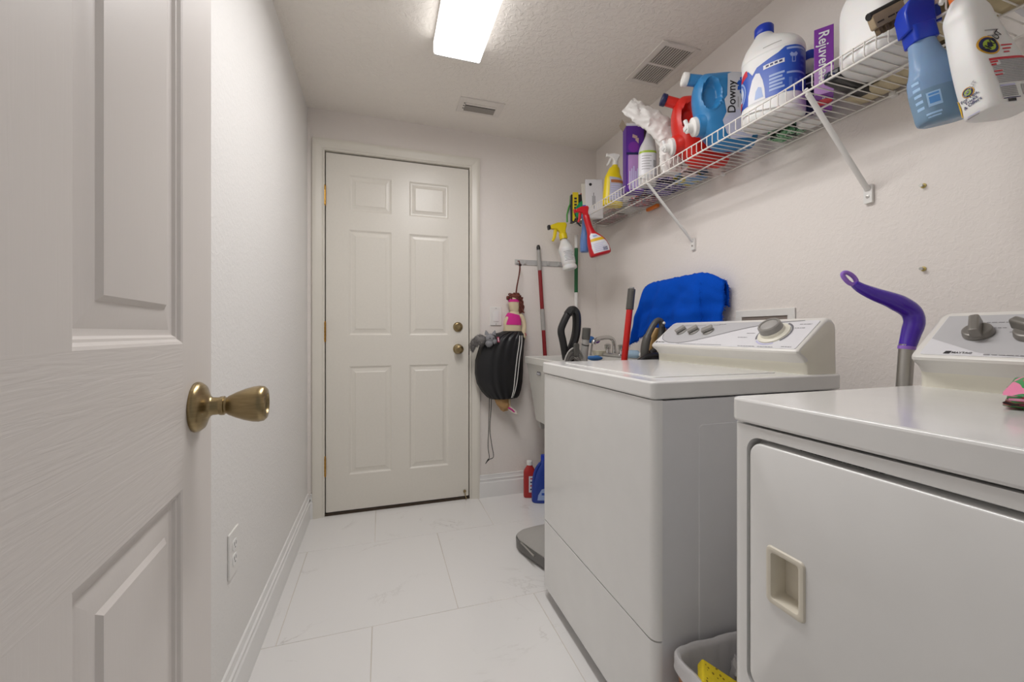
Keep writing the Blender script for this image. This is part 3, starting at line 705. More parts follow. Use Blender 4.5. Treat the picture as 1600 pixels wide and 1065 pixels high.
t = thing('green_frame', 'bent green tube frame behind the yellow and black carton', 'tool', (1.14, 2.318, ZS))
MB().tube([(-.042,0,.004),(-.043,0,.05),(-.030,0,.10),(-.020,.002,.118),(-.016,.004,.17),(.0,.006,.178)], .0055, 8).build('tube', mat('green_paint', '4f9a45', .4), t)
MB().box((-.030,.004,.002),(-.008,.012,.115)).build('pale_insert', WPLAST, t, bevel=.002)
# red and blue spray bottles on the rail
def flask(name, label, loc, rot, m, head, lever, nozzle, sc=1, lbl=True):
    t = thing(name, label, 'spray bottle', loc, rot)
    B = Bottle([(0,.004,0,.040*sc,.022*sc,3),(.004,.004,0,.046*sc,.026*sc,3),(.02,.004,0,.0475*sc,.028*sc,3),(.045,.003,0,.046*sc,.028*sc,2.8),(.075,-.001,0,.040*sc,.026*sc,2.6),(.10,-.008,0,.029*sc,.022*sc,2.4),(.12,-.014,0,.019*sc,.018*sc,2.2),(.145,-.017,0,.0150*sc,.015*sc,2),(.175,-.018,0,.0140*sc,.014*sc,2),(.19,-.018,0,.013*sc,.013*sc,2)])
    B.body().build('bottle', m, t)
    trigger(t, .19, head, lever, nozzle, 1.0, -.018)
    return t, B
t, B = flask('spray_bottle', 'red spray bottle with a yellow striped white label hanging from the shelf', (1.146, 2.0, 1.446), (R(0), R(-15), R(HD+3)), REDS, REDS, REDS, REDS, 1.14)
t.scale = (1.08, 1.08, 1.12)
q = MB(); lab = [(-.040,.012),(.044,.012),(.048,.03),(.043,.056),(.030,.082),(.008,.106),(-.012,.112),(-.026,.10),(-.037,.07),(-.043,.04)]
B.patch(q, lab, .0008, 0); B.patch(q, [(-.0368,.070),(.0365,.070),(.0285,.084),(-.0315,.084)], .0012, 1)
for i in range(5): B.rect(q, -.030, .054-i*.0085, .028-.01*(i % 2), .057-i*.0085, .0012, 2)
for i in range(6): B.rect(q, .012+i*.004, .016, .0142+i*.004, .034, .0013, 3)
B.rect(q, -.012, .091, .010, .1, .0012, 4)
q.build('label', [LBL_W, LBL_Y, LBL_LAV, LBL_N, LBL_LB], t)
t, B = flask('spray_bottle', 'translucent blue spray bottle hanging half hidden behind the red one', (1.108, 2.11, 1.482), (0, R(-6), R(62)), mat('frosted_blue_plastic', '5d7fb8', .35), mat('frosted_blue_plastic', '5d7fb8', .35), ROYAL, ROYAL, .9)
# white packets
t = thing('paper_packet', 'white printed paper packets standing at the far end of the shelf', 'packet', (1.212, 2.175, ZS), (R(-7), 0, R(HD)))
MB().box((-.052,0,0),(.05,.012,.245)).build('front_packet', LBL_W, t, bevel=.002)
MB().box((-.064,.014,0),(.03,.024,.228), M=Ry(-3)).build('rear_packet', mat('cream_paper', 'd9d4c8', .7), t, bevel=.002)
q = MB(); q.lathe([(.006,-.0002),(.009,-.0002),(.009,.0006),(.006,.0006)], T(-.022,-.0005,.212) @ Rx(90), 16)
for i in range(3): q.box((-.012+i*.007,-.0008,.06),(-.0095+i*.007,-.0002,.14+.02*(i % 2)))
q.build('print', LBL_K, t)
# yellow sprayer
t = thing('spray_bottle', 'yellow spray bottle with a white trigger and grey label on the shelf', 'spray bottle', (1.188, 1.945, ZS), (0, R(4), R(HD)))
B = Bottle([(0,0,0,.050,.03,3),(.006,0,0,.054,.034,3),(.06,0,0,.053,.034,3),(.12,-.002,0,.050,.033,2.8),(.155,-.006,0,.044,.031,2.6),(.175,-.006,0,.036,.027,2.4),(.19,-.004,0,.032,.025,2.2),(.205,-.002,0,.027,.023,2.1),(.214,0,0,.018,.018,2),(.224,0,0,.015,.015,2)])
B.body().build('bottle', YELP, t)
q = MB(); B.patch(q, [(-.026,.02),(.062,.02),(.062,.125),(.03,.145),(-.026,.15)], .0008, 0); B.rect(q, -.020, .118, .060, .134, .0012, 1)
for i in range(7): B.rect(q, -.020, .104-i*.012, .055-.012*(i % 3), .109-i*.012, .0012, 2)
B.rect(q, .055, .13, .066, .146, .0013, 3); q.build('label', [mat('silver_grey_label', 'b9b8c4', .4), LBL_BK, LBL_LAV, LBL_R], t)
trigger(t, .224, WPLAST, WPLAST, WPLAST, .95)
# purple carton
t = thing('carton', 'tall purple carton with open top flaps next to the yellow spray bottle', 'box', (1.178, 1.735, ZS), (0, 0, R(HD)))
q = MB(); a, b, hz = .043, .03, .318
for x0, x1, y0, y1 in ((-a,a,-b,-b+.0015),(-a,a,b-.0015,b),(-a,-a+.0015,-b,b),(a-.0015,a,-b,b)): q.box((x0,y0,0),(x1,y1,hz))
q.box((-a,-b,0),(a,b,.002)); q.build('carton_body', DPURP, t)
q = MB(); flatpoly(q, rrect(-.034,.01,.034,.18,.01), T(0,-b-.0006,0), 0); flatpoly(q, rrect(-a+.001,.178,a-.001,.19,.001), T(0,-b-.0008,0), 1)
for i in range(6): flatpoly(q, rrect(-.028+i*.0095,.012,-.0225+i*.0095,.10+.012*(i % 3),.002), T(0,-b-.001,0), 2)
flatpoly(q, [(-.014,.262),(.006,.255),(.012,.268),(-.012,.278)], T(0,-b-.001,0), 3); flatpoly(q, [(.0,.25),(.016,.232),(.018,.258),(.006,.262)], T(0,-b-.0012,0), 3)
flatpoly(q, rrect(.022,.085,.036,.125,.006), T(0,-b-.0013,0), 4); flatpoly(q, circle2(-.008,.215,.026), T(0,-b-.0009,0), 5)
q.build('printed_front', [PINKP, NAVY, LBL_LAV, mat('beige_print', 'c9a9a0', .5), LBL_W, PURPB], t)
inn = mat('raw_cardboard', '9a8d7c', .8)
q = MB(); q.box((-.001,-b,0),(0,b,.035), M=T(-a,0,hz) @ Ry(-32)); q.build('flap', inn, t); q = MB(); q.box((0,-b,0),(.001,b,.05), M=T(a,0,hz) @ Ry(150)); q.build('flap', inn, t)
q = MB(); q.box((-a,-.001,0),(a,0,.012), M=T(0,-b+.002,hz) @ Rx(25)); q.build('flap', LBL_W, t)
# clear spray bottle with green band
t = thing('spray_bottle', 'clear spray bottle with a lime banded white label and pink nozzle tip', 'spray bottle', (1.182, 1.63, ZS), (0, 0, R(HD+180)))
B = Bottle([(0,0,0,.036,.028,2.6),(.006,0,0,.040,.031,2.6),(.14,0,0,.040,.031,2.6),(.18,-.002,0,.036,.029,2.4),(.22,-.010,0,.024,.022,2.2),(.25,-.014,0,.018,.018,2.1),(.282,-.015,0,.015,.015,2)])
B.body().build('bottle', mat('cloudy_clear_plastic', 'cfcdcc', .25, sss=.2), t)
per = .115
q = MB(); B.rect(q, per-.052, .045, per+.052, .146, .0008, 0); B.rect(q, per-.050, .146, per+.050, .156, .0009, 1)
for i in range(6): B.rect(q, per-.032, .13-i*.012, per+.012-.008*(i % 2), .133-i*.012, .0012, 2)
B.rect(q, per+.02, .08, per+.034, .112, .0012, 2); q.build('label', [LBL_W, LBL_GR, LBL_G], t)
trigger(t, .282, mat('smoky_clear_plastic', 'b5b2b0', .3), mat('smoky_clear_plastic', 'b5b2b0', .3), mat('magenta_plastic', 'd0309a', .4), .8, -.015)
# bent white packet
def crumple(name, path, widths, th, m, parent, n=28, amp=.004, seed=0, sub=6, up=(0,1,0)):
    P = spline(path, sub); wd = []
    for i in range(len(widths)-1): wd += [widths[i]+(widths[i+1]-widths[i])*k/sub for k in range(sub)]
    wd.append(widths[-1]); mb = MB(); rings = []
    Tg = [(P[min(i+1, len(P)-1)]-P[max(i-1, 0)]).normalized() for i in range(len(P))]
    for i, p in enumerate(P):
        d = V(up); d = (d-Tg[i]*d.dot(Tg[i])).normalized(); w = Tg[i].cross(d); rg = []
        for k in range(n):
            a = 2*pi*k/n; q = p+w*(wd[i]*cos(a))+d*(th*(.35+.65*min(1, 4*min(i, len(P)-1-i)/len(P)))*sin(a))
            nz = NZ.noise(q*38+V((seed,0,0)))*amp+NZ.noise(q*95+V((0,seed,0)))*amp*.5; rg.append(q+(w*cos(a)+d*sin(a))*nz)
        rings.append(rg)
    return mb.loft(rings).build(name, m, parent, ang=32)
t = thing('crumpled_bag', 'long crumpled white plastic bag folded over beside the red jug', 'bag', (0, 0, 0))
crumple('bag', [(1.215,1.505,ZS+.02),(1.215,1.508,1.80),(1.205,1.512,1.875),(1.165,1.535,1.945),(1.105,1.57,1.995),(1.055,1.60,2.045)], [.045,.048,.048,.05,.048,.042], .025, mat('soft_white_plastic_bag', 'e9e6e2', .42, scale=60, bump=.25), t, seed=3, up=(.3,.95,0), amp=.010, n=44, sub=10)
# detergent jugs with a press tap, lying neck forward
def tap_jug(name, label, loc, heading, m, capm, sil, T_, dim, back, wh=.03):
    """sil: silhouette (u, z) star shaped about `dim` centre; local x = towards the back of the jug"""
    t = thing(name, label, 'detergent jug', loc, (0, 0, R(heading)))
    n = len(sil); P = [tuple(p[:2]) for p in spline([(x, z, 0) for x, z in sil+[sil[0]]], 6)][:-1]
    c = dim[4]; NR = 20; rows_ = {}
    def prof_(f): return T_*(max(0, 1-f**5))**.42
    mb = MB(); rings = []
    for side in (-1, 1):
        rs = range(1, NR+1) if side < 0 else range(NR-1, 0, -1)
        for i in rs:
            f = (i/NR)**.8 if i < NR else 1
            rg = []
            for x, z in P:
                u, w = c[0]+(x-c[0])*f, c[1]+(z-c[1])*f
                d = prof_(f)
                e = ((u-dim[0])/dim[2])**2+((w-dim[1])/dim[3])**2
                if e < 1.9: d -= .026*(1 if e < .55 else max(0, (1.15-e)/.6) if e < 1.15 else 0) - .0025*(1 if .95 < e < 1.35 else 0)
                rg.append((u, side*max(d, .0), w))
            rings.append(rg)
    mb.loft(rings); jo = mb.build('jug_body', m, t, ang=50)
    return t, jo
def jug_fit(t, jo, m, capm, cap, capd, tap, tapd):
    M = T(*cap) @ V(capd).to_track_quat('Z', 'Y').to_matrix().to_4x4()
    q = MB(); q.lathe([(.021,-.05),(.0205,0),(.0195,.002)], M, 24); q.build('filler_neck', m, t)
    q = MB(); q.lathe([(.0235,-.002),(.0245,.001),(.0245,.015),(.022,.018),(.017,.018),(.016,.0165),(0,.0165)], M, 28); q.build('cap', capm, t)
    M = T(*tap) @ V(tapd).to_track_quat('Z', 'Y').to_matrix().to_4x4()
    q = MB(); q.lathe([(.050,-.085),(.0475,-.05),(.0445,-.022),(.040,-.016),(.038,-.004),(.030,-.002)], M, 32); q.build('tap_neck', m, t, ang=50)
    q = MB(); q.lathe([(.0335,-.004),(.0345,0),(.0335,.010),(.028,.013),(.020,.014),(.0175,.022),(.0175,.034),(.013,.037),(0,.037)], M, 28); ta = q.build('press_tap', WPLAST, t, ang=45)
    q = MB(); q.lathe([(.0075,0),(.0075,.02),(.005,.022),(0,.022)], M @ T(.0,.012,.028) @ Rx(-80), 14); q.box((-.014,-.006,.03),(.014,.010,.040), M=M); q.build('tap_lever', TRIM, ta, bevel=.0015)
E1 = -21
redsil = [(-.103,.266),(-.082,.286),(-.04,.290),(.02,.288),(.085,.284),(.112,.25),(.116,.14),(.114,.03),(.09,.002),(.03,.0),(-.02,.003),(-.060,.035),(-.088,.075),(-.098,.110),(-.108,.150),(-.114,.195),(-.112,.235)]
t, jo = tap_jug('detergent_jug', 'red detergent jug with a dark blue cap and white press tap', (1.255, 1.378, ZS), E1, REDP, NAVY, redsil, .056, (-.060, .186, .031, .054, (-.01, .145)), .12)
jug_fit(t, jo, REDP, NAVY, (-.140, 0, .282), (-.94, 0, .30), (-.112, 0, .090), (-.95, 0, -.2))
blusil = [(-.104,.259),(-.085,.277),(-.04,.281),(.02,.283),(.09,.270),(.112,.235),(.116,.12),(.114,.03),(.09,.002),(.03,.0),(-.02,.003),(-.058,.035),(-.086,.072),(-.094,.105),(-.106,.148),(-.112,.190),(-.111,.230)]
t, jo = tap_jug('softener_jug', 'blue fabric softener jug with a white cap and white press tap', (1.222, 1.222, ZS), E1, BLUEP, WPLAST, blusil, .056, (-.064, .188, .031, .056, (-.01, .14)), .12)
jug_fit(t, jo, BLUEP, WPLAST, (-.134, 0, .270), (-.98, 0, .15), (-.104, 0, .092), (-.95, 0, -.2))
q = MB(); MJ = T(-.019, -.0585, 0)
flatpoly(q, [(.008,.252),(.022,.258),(.085,.250),(.103,.22),(.106,.05),(.09,.02),(.02,.018),(.004,.04),(-.010,.085),(.004,.115),(-.004,.16),(.006,.175)], MJ, 0, .03)
flatpoly(q, [(-.008,.085),(.03,.122),(.103,.126),(.104,.05),(.09,.02),(.02,.018),(.005,.042)], MJ @ T(0,-.0004,0), 1, .03)
flatword(q, 'Downy', .040, MJ @ T(.022,-.001,.168), 2, 90)
for i in range(9):
    a = 2*pi*i/9; flatpoly(q, [(.066+.006*cos(a-.9),.207+.006*sin(a-.9)),(.066+.024*cos(a-.3),.207+.034*sin(a-.3)),(.066+.028*cos(a+.1),.207+.036*sin(a+.1)),(.066+.014*cos(a+.8),.207+.016*sin(a+.8))], MJ @ T(0,-.0009-.00012*i,0), 3)
for i in range(3): flatpoly(q, [(.042+i*.012,.130),(.045+i*.012,.130),(.045+i*.012,.168),(.042+i*.012,.168)], MJ @ T(0,-.001,0), 4)
q.build('label', [mat('silver_white_label', 'cfcfd4', .35), mat('lilac_white_label', 'c5c6da', .3), LBL_K, mat('deep_blue_flower_print', '1257c0', .4), LBL_G], t)
# bleach bottle
t = thing('bleach_bottle', 'big white bottle with blue cap and wide blue label on the shelf', 'bottle', (1.214, 1.014, ZS), (0, 0, R(-70)))
B = Bottle([(0,0,0,.081,.056,2.6),(.006,0,0,.088,.062,2.6),(.05,0,0,.089,.063,2.6),(.056,0,0,.0875,.0615,2.6),(.20,0,0,.0875,.0615,2.6),(.206,0,0,.089,.063,2.6),(.222,0,0,.087,.062,2.5),(.240,-.003,0,.078,.058,2.4),(.256,-.010,0,.066,.050,2.2),(.270,-.018,0,.048,.041,2.1),(.284,-.023,0,.034,.032,2),(.297,-.025,0,.0255,.0255,2),(.312,-.025,0,.0225,.0225,2)], 5, 96)
B.body().build('bottle_body', HDPE, t, ang=60)
q = MB(); q.lathe([(.0265,.296),(.028,.298),(.028,.322),(.025,.326),(0,.326)], T(-.025,0,0), 28); q.build('cap', ROYAL, t)
_at = B.at; B.at = lambda u, z, o: _at(u*.93+.028, z, o)
q = MB()
B.patch(q, [(-.140,.058),(.165,.058),(.165,.198),(.03,.198),(.01,.186),(-.02,.178),(-.055,.168),(-.07,.150),(-.085,.170),(-.10,.176),(-.140,.158)], .0006, 0)
B.patch(q, [(-.086,.058),(-.028,.058),(-.030,.09),(-.036,.12),(-.046,.146),(-.058,.150),(-.070,.135),(-.084,.09)], .0010, 1)
B.patch(q, [(-.062,.066),(-.034,.066),(-.040,.098),(-.050,.104),(-.058,.092)], .0014, 3)
B.patch(q, [(-.140,.150),(-.098,.178),(-.090,.176),(-.088,.158),(-.11,.150),(-.140,.132)], .0010, 2)
for rr, mi in ((.044, 3), (.038, 0), (.033, 3), (.029, 1)): B.patch(q, [(-.132+x*.85, .108+z) for x, z in circle2(0, 0, rr, 32)], .0012+.0003*(.05-rr)*20, mi)
B.patch(q, [(-.150,.062),(-.118,.062),(-.112,.082),(-.150,.086)], .0022, 2)
B.word(q, 'C', .026, -.130, .124, 20, .0022, 4); B.word(q, '5', .024, -.122, .1, 20, .0022, 5)
B.rect(q, -.034, .150, .028, .163, .0012, 1)
for i in range(4): B.rect(q, -.026+i*.013, .154, -.017+i*.013, .160, .0015, 5)
for i in range(5): B.rect(q, -.016, .118-i*.011, .028-.006*(i % 2), .1245-i*.011, .0012, 3)
B.rect(q, .034, .186, .100, .192, .0012, 3); B.rect(q, .034, .112, .104, .118, .0012, 3)
B.patch(q, [(.042,.17),(.047,.176),(.054,.171),(.061,.176),(.066,.17),(.062,.162),(.0595,.164),(.0595,.145),(.0485,.145),(.0485,.164),(.046,.162)], .0012, 3); B.patch(q, [(.0505,.147),(.0575,.147),(.0575,.162),(.0505,.162)], .0015, 0)
for i in range(3): B.rect(q, .078, .164-i*.016, .100, .171-i*.016, .0012, 6)
for i in range(4): B.rect(q, .04+i*.016, .07, .049+i*.016, .10-.006*(i % 2), .0012, 6)
q.build('label', [LBL_B, LBL_W, LBL_R, LBL_LB, mat('teal_print', '2f8f9a', .4), LBL_N, mat('mid_blue_print', '5578c8', .4)], t)
q = MB(); B.rect(q, -.035, .218, .02, .2205, .0006)
q.build('embossed_code', LGREYP, t)
# small bottle at the back
t = thing('small_bottle', 'small white bottle with dark blue cap and label behind the purple carton', 'bottle', (1.338, .982, ZS), (0, 0, R(HD)))
B = Bottle([(0,0,0,.034,.034,2),(.005,0,0,.037,.037,2),(.17,0,0,.037,.037,2),(.19,0,0,.03,.03,2),(.205,0,0,.016,.016,2),(.22,0,0,.014,.014,2)])
B.body().build('bottle_body', HDPE, t); q = MB(); q.lathe([(.0165,.208),(.0175,.21),(.0175,.235),(0,.235)], n=20); q.build('cap', ROYAL, t)
q = MB(); B.rect(q, -.05, .012, .06, .15, .0006, 0); B.rect(q, -.05, .115, .06, .12, .001, 1); B.rect(q, -.05, .135, .06, .139, .001, 1); q.build('label', [LBL_N, LBL_LAV], t)
# purple narrow carton, words up its narrow face
t = thing('floor_finish_carton', 'narrow purple carton with white vertical lettering, right of the big white bottle', 'box', (1.256, .882, ZS), (0, 0, R(36)))
MB().box((-.062,-.0225,0),(.062,.0225,.192)).build('carton_body', PURPB, t, bevel=.001)
MF = T(-.0622,0,0) @ Rz(-90)
q = MB(); flatpoly(q, rrect(-.0225,.001,.0225,.075,.0005), MF @ T(0,-.0002,0), 1); flatword(q, 'Rejuvenate', .034, MF @ T(-.001,-.001,.105), 0, -90); q.build('narrow_face_print', [LBL_W, PINKP], t)
q = MB(); flatpoly(q, circle2(-.012,0,.021), T(0,0,-.0006) @ Rx(90), 0); flatword(q, '8', .016, T(-.038,0,-.0007) @ Rx(90), 1, 90); q.build('underside_print', [LBL_R, LBL_W], t)
q = MB(); flatpoly(q, circle2(.01,.05,.02), T(0,-.0228,0), 0); flatpoly(q, rrect(-.05,.09,.05,.17,.01), T(0,-.0228,0), 1); q.build('side_print', [LBL_R, DPURP], t)
# big jug, almost overhead
t = thing('detergent_jug', 'large plain white jug on the shelf beside the purple lettered carton', 'detergent jug', (1.222, .712, ZS), (0, 0, 0))
B = Bottle([(0,0,0,.068,.064,3),(.008,0,0,.078,.070,3.2),(.03,0,0,.080,.072,3.4),(.14,0,0,.080,.072,3.4),(.175,0,0,.076,.069,3),(.21,0,.0,.056,.056,2.5),(.235,0,0,.034,.034,2.1),(.26,0,0,.022,.022,2)], 5, 80)
B.body().build('jug_body', HDPE, t, ang=60)
q = MB(); q.lathe([(.026,.256),(.027,.258),(.027,.29),(0,.292)], n=24); q.build('cap', ROYAL, t)
q = MB(); q.tube([(.02,-.02,.235),(.05,-.05,.24),(.068,-.066,.21),(.07,-.066,.15)], .011, 10); q.build('handle', HDPE, t)
q = MB()
for i in range(10): B.rect(q, -.012, .07+i*.0075, .05-.01*(i % 3 == 1), .073+i*.0075, .0006)
q.build('small_print', LBL_G, t)
# scrub brush
t = thing('scrub_brush', 'tan wooden brush with a black edge lying against the white jug on the shelf', 'brush', (1.114, .632, 1.734), (R(8), R(-26), R(-24))); t.scale = (.82, .9, .9)
BR = mat('tan_brush_wood', 'a89478', .65, scale=40, var=.15, bump=.15)
MB().prism(rrect(-.048,.0,.040,.035,.006), -.009, .009).build('block', BR, t, bevel=.002)
MB().tube([(-.050,0,.036),(.042,0,.036)], .009, 12).build('edge_roller', BLACKP, t, bevel=.001)
q = MB()
for x in (-.03, .0, .022): q.box((x-.011,-.0100,.010),(x+.007,-.0086,.0135))
q.build('slots', mat('dark_slot', '4a4036', .8), t)
for x in (-.036, -.018, 0, .018): MB().box((x-.005,-.007,-.016),(x+.005,.007,.001)).build('bristle_tuft', mat('brown_bristles', '6d5a45', .9, scale=300, bump=.5), t, bevel=.001)
# black case and cream paper seen through the deck
t = thing('black_case', 'flat black case lying on the shelf below the white jug', 'case', (1.250, .806, ZS+.0002), (0, 0, R(6)))
MB().prism(rrect(-.085,.0,.08,.032,.006), -.021, .021).build('shell', BLACKP, t, bevel=.006)
q = MB(); q.tube([(-.09,-.012,.012),(-.098,0,.02),(-.09,.012,.012)], .003, 8); q.build('loop', NAVY, t)
def pillow(name, label, cat, loc, size, rz, m, parts=(), seed=0, amp=.004, group=None):
    t = thing(name, label, cat, loc, (0, 0, R(rz)), group); n = 14; mb = MB(); a, b, h = size
    for sgn in (-1, 1):
        vs = []; fs = []
        for i in range(n+1):
            for j in range(n+1):
                x, y = -1+2*i/n, -1+2*j/n; e = (max(0, 1-x**4)*max(0, 1-y**4))**.32
                z = h/2+sgn*h/2*e; p = V((x*a, y*b, z))
                if sgn > 0: p.z += NZ.noise(p*40+V((seed,0,0)))*amp*2*e
                p.x += NZ.noise(V((y*3+seed, 5, 1)))*amp; p.y += NZ.noise(V((x*3, seed, 9)))*amp
                if sgn < 0: p.z = max(p.z*.25, 0) + .0005*(1-e)
                vs.append(p)
        for i in range(n):
            for j in range(n):
                q = (i*(n+1)+j, (i+1)*(n+1)+j, (i+1)*(n+1)+j+1, i*(n+1)+j+1); fs.append(q if sgn > 0 else q[::-1])
        mb.add(vs, fs)
    mb.build(name+'_body' if cat != 'bag' else 'pouch', m, t, ang=60); return t
pillow('cream_paper_bundle', 'crumpled cream paper pushed to the back of the shelf behind the white jug', 'paper', (1.343, .72, ZS), (.040, .14, .06), 0, mat('cream_kraft_paper', 'cdbf9f', .8, scale=30, var=.12, bump=.4), seed=2, amp=.006)
pillow('folded_cloth', 'cream folded cloth lying on the shelf behind the blue spray bottle', 'cloth', (1.215, .53, ZS), (.065, .068, .05), 4, mat('cream_cloth', 'c8b995', .9, scale=40, var=.15, bump=.3), seed=5, amp=.006)
GP = 'soft packs lying on the far half of the shelf'
pillow('soft_pack', 'purple striped soft pack lying on the shelf behind the clear spray bottle', 'bag', (1.298, 1.655, ZS), (.075, .075, .045), 0, patches('purple_print_film', ['3c2a63', 'b9a6d0', '5a4a90', '8a7fae', '2e2450'], 30), seed=1, group=GP)
pillow('soft_pack', 'light blue and yellow soft pack lying on the shelf behind the bent white bag', 'bag', (1.325, 1.515, ZS), (.05, .06, .05), 0, patches('blue_yellow_film', ['8fb0d6', '8fb0d6', 'e0cc40', '9dbbe0', '7fa0c8'], 9), seed=4, group=GP)
pillow('soft_pack', 'red printed soft pack lying on the shelf behind the yellow spray bottle', 'bag', (1.318, 1.845, ZS), (.055, .085, .045), 0, patches('red_print_film', ['a8303c', 'd6c8cc', 'c4404a', '6b7a94', '8a2f3a'], 24), seed=6, group=GP)
pillow('soft_pack', 'white soft pack lying on the shelf behind the yellow spray bottle', 'bag', (1.322, 1.995, ZS), (.05, .055, .05), 0, mat('white_film', 'd6d6d2', .4, scale=40, bump=.3), seed=8, group=GP)
pillow('soft_pack', 'dull red soft pack lying at the far end of the shelf', 'bag', (1.325, 2.20, ZS), (.055, .12, .05), 0, patches('dull_red_film', ['7a4a4c', 'a8787a', '94585a', '8a8078', '6a3a3e'], 16), seed=9, group=GP)
pillow('soft_pack', 'pale pink soft pack lying on the shelf behind the red jug', 'bag', (1.278, 1.464, ZS), (.035, .020, .03), 0, mat('pale_pink_film', 'd9c4c4', .4, scale=30, bump=.3), seed=10, group=GP)
pillow('soft_pack', 'green printed soft pack lying on the shelf behind the big white bottle', 'bag', (1.345, 1.072, ZS), (.035, .048, .05), 0, patches('green_print_film', ['2f5a40', '7fae86', '4a8a5a', '9fc0a4', '26382c'], 26), seed=11, group=GP)
t = thing('orange_strip', 'orange plastic tab poking out under the rear of the shelf', 'tab', (1.372, 1.845, 1.684))
MB().prism(rrect(-.010,-.008,.010,.009,.004), -.045, .045).build('tab', mat('orange_plastic', 'e07820', .4), t, bevel=.002)
# right end of the shelf: white cartons and papers
t = thing('white_carton', 'white cardboard carton on the shelf behind the hanging blue spray bottle', 'box', (1.335, .40, ZS), (0, 0, R(4)))
MB().box((-.045,-.11,0),(.045,.11,.09)).build('carton_body', LBL_W, t, bevel=.002); MB().box((-.047,-.112,.066),(.047,.112,.092)).build('lid', TRIM, t, bevel=.002)
t = thing('white_tray', 'shallow white plastic tray on the shelf behind the hanging white spray bottle', 'tray', (1.215, .33, ZS), (0, 0, R(-6)))
q = MB(); o_ = rrect(-.06,-.11,.06,.11,.02); i_ = rrect(-.053,-.103,.053,.103,.016)
q.loft([[(x*.93, y*.95, 0) for x, y in o_], [(x, y, .05) for x, y in o_], [(x, y, .05) for x, y in i_], [(x*.93, y*.95, .004) for x, y in i_]]); q.build('tray_body', WPLAST, t, ang=40)
pillow('paper_bundle', 'brown paper bundle on the shelf near its right end', 'paper', (1.25, .10, ZS), (.09, .08, .05), 10, mat('brown_paper', 'a8977c', .8, scale=40, var=.2, bump=.3), seed=13)
# hanging blue window cleaner
t = thing('spray_bottle', 'clear blue spray bottle with a royal blue trigger hanging from the near shelf rail', 'spray bottle', (1.156, .553, 1.475), (R(0), R(-10), R(-30)))
B = Bottle([(0,.002,0,.042,.024,3),(.005,.002,0,.050,.029,3),(.03,.001,0,.052,.031,2.8),(.07,0,0,.0535,.032,2.6),(.098,0,0,.0525,.031,2.5),(.118,-.004,0,.042,.028,2.4),(.140,-.011,0,.031,.024,2.3),(.165,-.015,0,.0245,.021,2.2),(.185,-.016,0,.0215,.0195,2.2)])
wb2 = B.body(); wb2.m = [1 if sum(wb2.v[i].z for i in f)/len(f) < .066 else 0 for f in wb2.f]
wb2.build('bottle', [WINBL, mat('blue_plastic_over_liquid', '86a3bd', .2, scale=6, sss=.2, trans=.1, ior=1.2)], t, ang=60)
q = MB(); q.loft([[(x+.0, y, z) for x, y in rrect(-.0385+c_, -.021, .007+c_, .021, .008)] for z, c_ in ((.178,0),(.205,-.001),(.214,-.002))]); q.build('collar', ROYAL, t, bevel=.002)
q = MB(); q.prism([(-.046,.203),(-.037,.204),(-.035,.210),(.0065,.208),(.010,.250),(.016,.272),(-.012,.280),(-.036,.268),(-.046,.245)], -.018, .018); q.build('spray_head', ROYAL, t, bevel=.005)
q = MB(); q.tube([(.010,0,.262),(.020,0,.240),(.022,0,.215)], [.006,.006,.004], 8, flat=1.6, up=(0,1,0)); q.build('trigger', ROYAL, t)
q = MB(); q.box((.014,-.010,.250),(.030,.010,.274)); q.build('nozzle', TRIM, t, bevel=.003)
q = MB(); B.rect(q, -.046, .030, -.024, .060, .0006, 0); B.rect(q, -.043, .036, -.027, .05, .001, 1); B.rect(q, -.043, .053, -.027, .057, .001, 1)
for i in range(5): B.rect(q, -.066, .03+i*.014, -.052, .036+i*.014, .0006, 0)
B.rect(q, -.052, .014, -.028, .018, .0006, 0); B.rect(q, -.05, .008, -.03, .011, .0006, 0); q.build('label', [mat('pale_blue_print', 'a9cdf0', .4), mat('mid_blue_bars', '5a96d8', .4)], t)
# hanging white stain remover bottle
t = thing('spray_bottle', 'white spray bottle with printed label and ring emblem hanging at the right edge', 'spray bottle', (1.150, .470, 1.446), (R(-7), R(-8), R(-13)))
B = Bottle([(0,0,0,.046,.024,4),(.006,0,0,.054,.030,4),(.05,0,0,.055,.031,4),(.10,-.002,0,.052,.030,4),(.15,-.008,0,.042,.029,3.8),(.19,-.012,0,.034,.028,3.4),(.215,-.013,0,.032,.027,3),(.235,-.013,0,.024,.022,2.4),(.25,-.013,0,.016,.016,2)], 5, 96)
B.body().build('bottle', HDPE, t, ang=60)
trigger(t, .25, mat('orange_trigger_plastic', 'e8772a', .4), WPLAST, WPLAST, 1, -.013)
q = MB()
def emblem(u, z, r, rot, w):
    B.patch(q, circle2(u, z, r*1.18, 28), .0008, 0); B.patch(q, circle2(u, z, r, 28), .0011, 1); B.patch(q, circle2(u, z, r*.68, 24), .0014, 2); B.patch(q, circle2(u, z, r*.3, 16), .0017, 1)
    B.word(q, 'SHOUT', r*1.05, u+r*.55, z+r*.42, rot, .0022, w)
ZO = -.017; _r, _e = B.rect, emblem
B.rect = lambda q, a, b, c, d, *k: _r(q, a, b*.9+.1*.02+ZO*min(1, b/.12), c, d*.9+.1*.02+ZO*min(1, d/.12), *k)
emblem(-.024, .124, .0165, 40, 4)
B.rect(q, -.036, .119, .040, .1245, .0009, 3)
for u0, u1, z0, z1, mi in ((-.036,-.022,.1125,.117,3), (-.036,-.027,.105,.1095,3), (-.036,-.020,.087,.0905,3), (-.036,-.022,.0775,.081,3)): B.rect(q, u0, z0, u1, z1, .0011, mi)
for i in range(14): B.rect(q, -.034 if i not in (0, 1, 2, 6, 8) else -.018, .1155-i*.0045, .038-.006*(i % 4 == 3), .1182-i*.0045, .0009, 5)
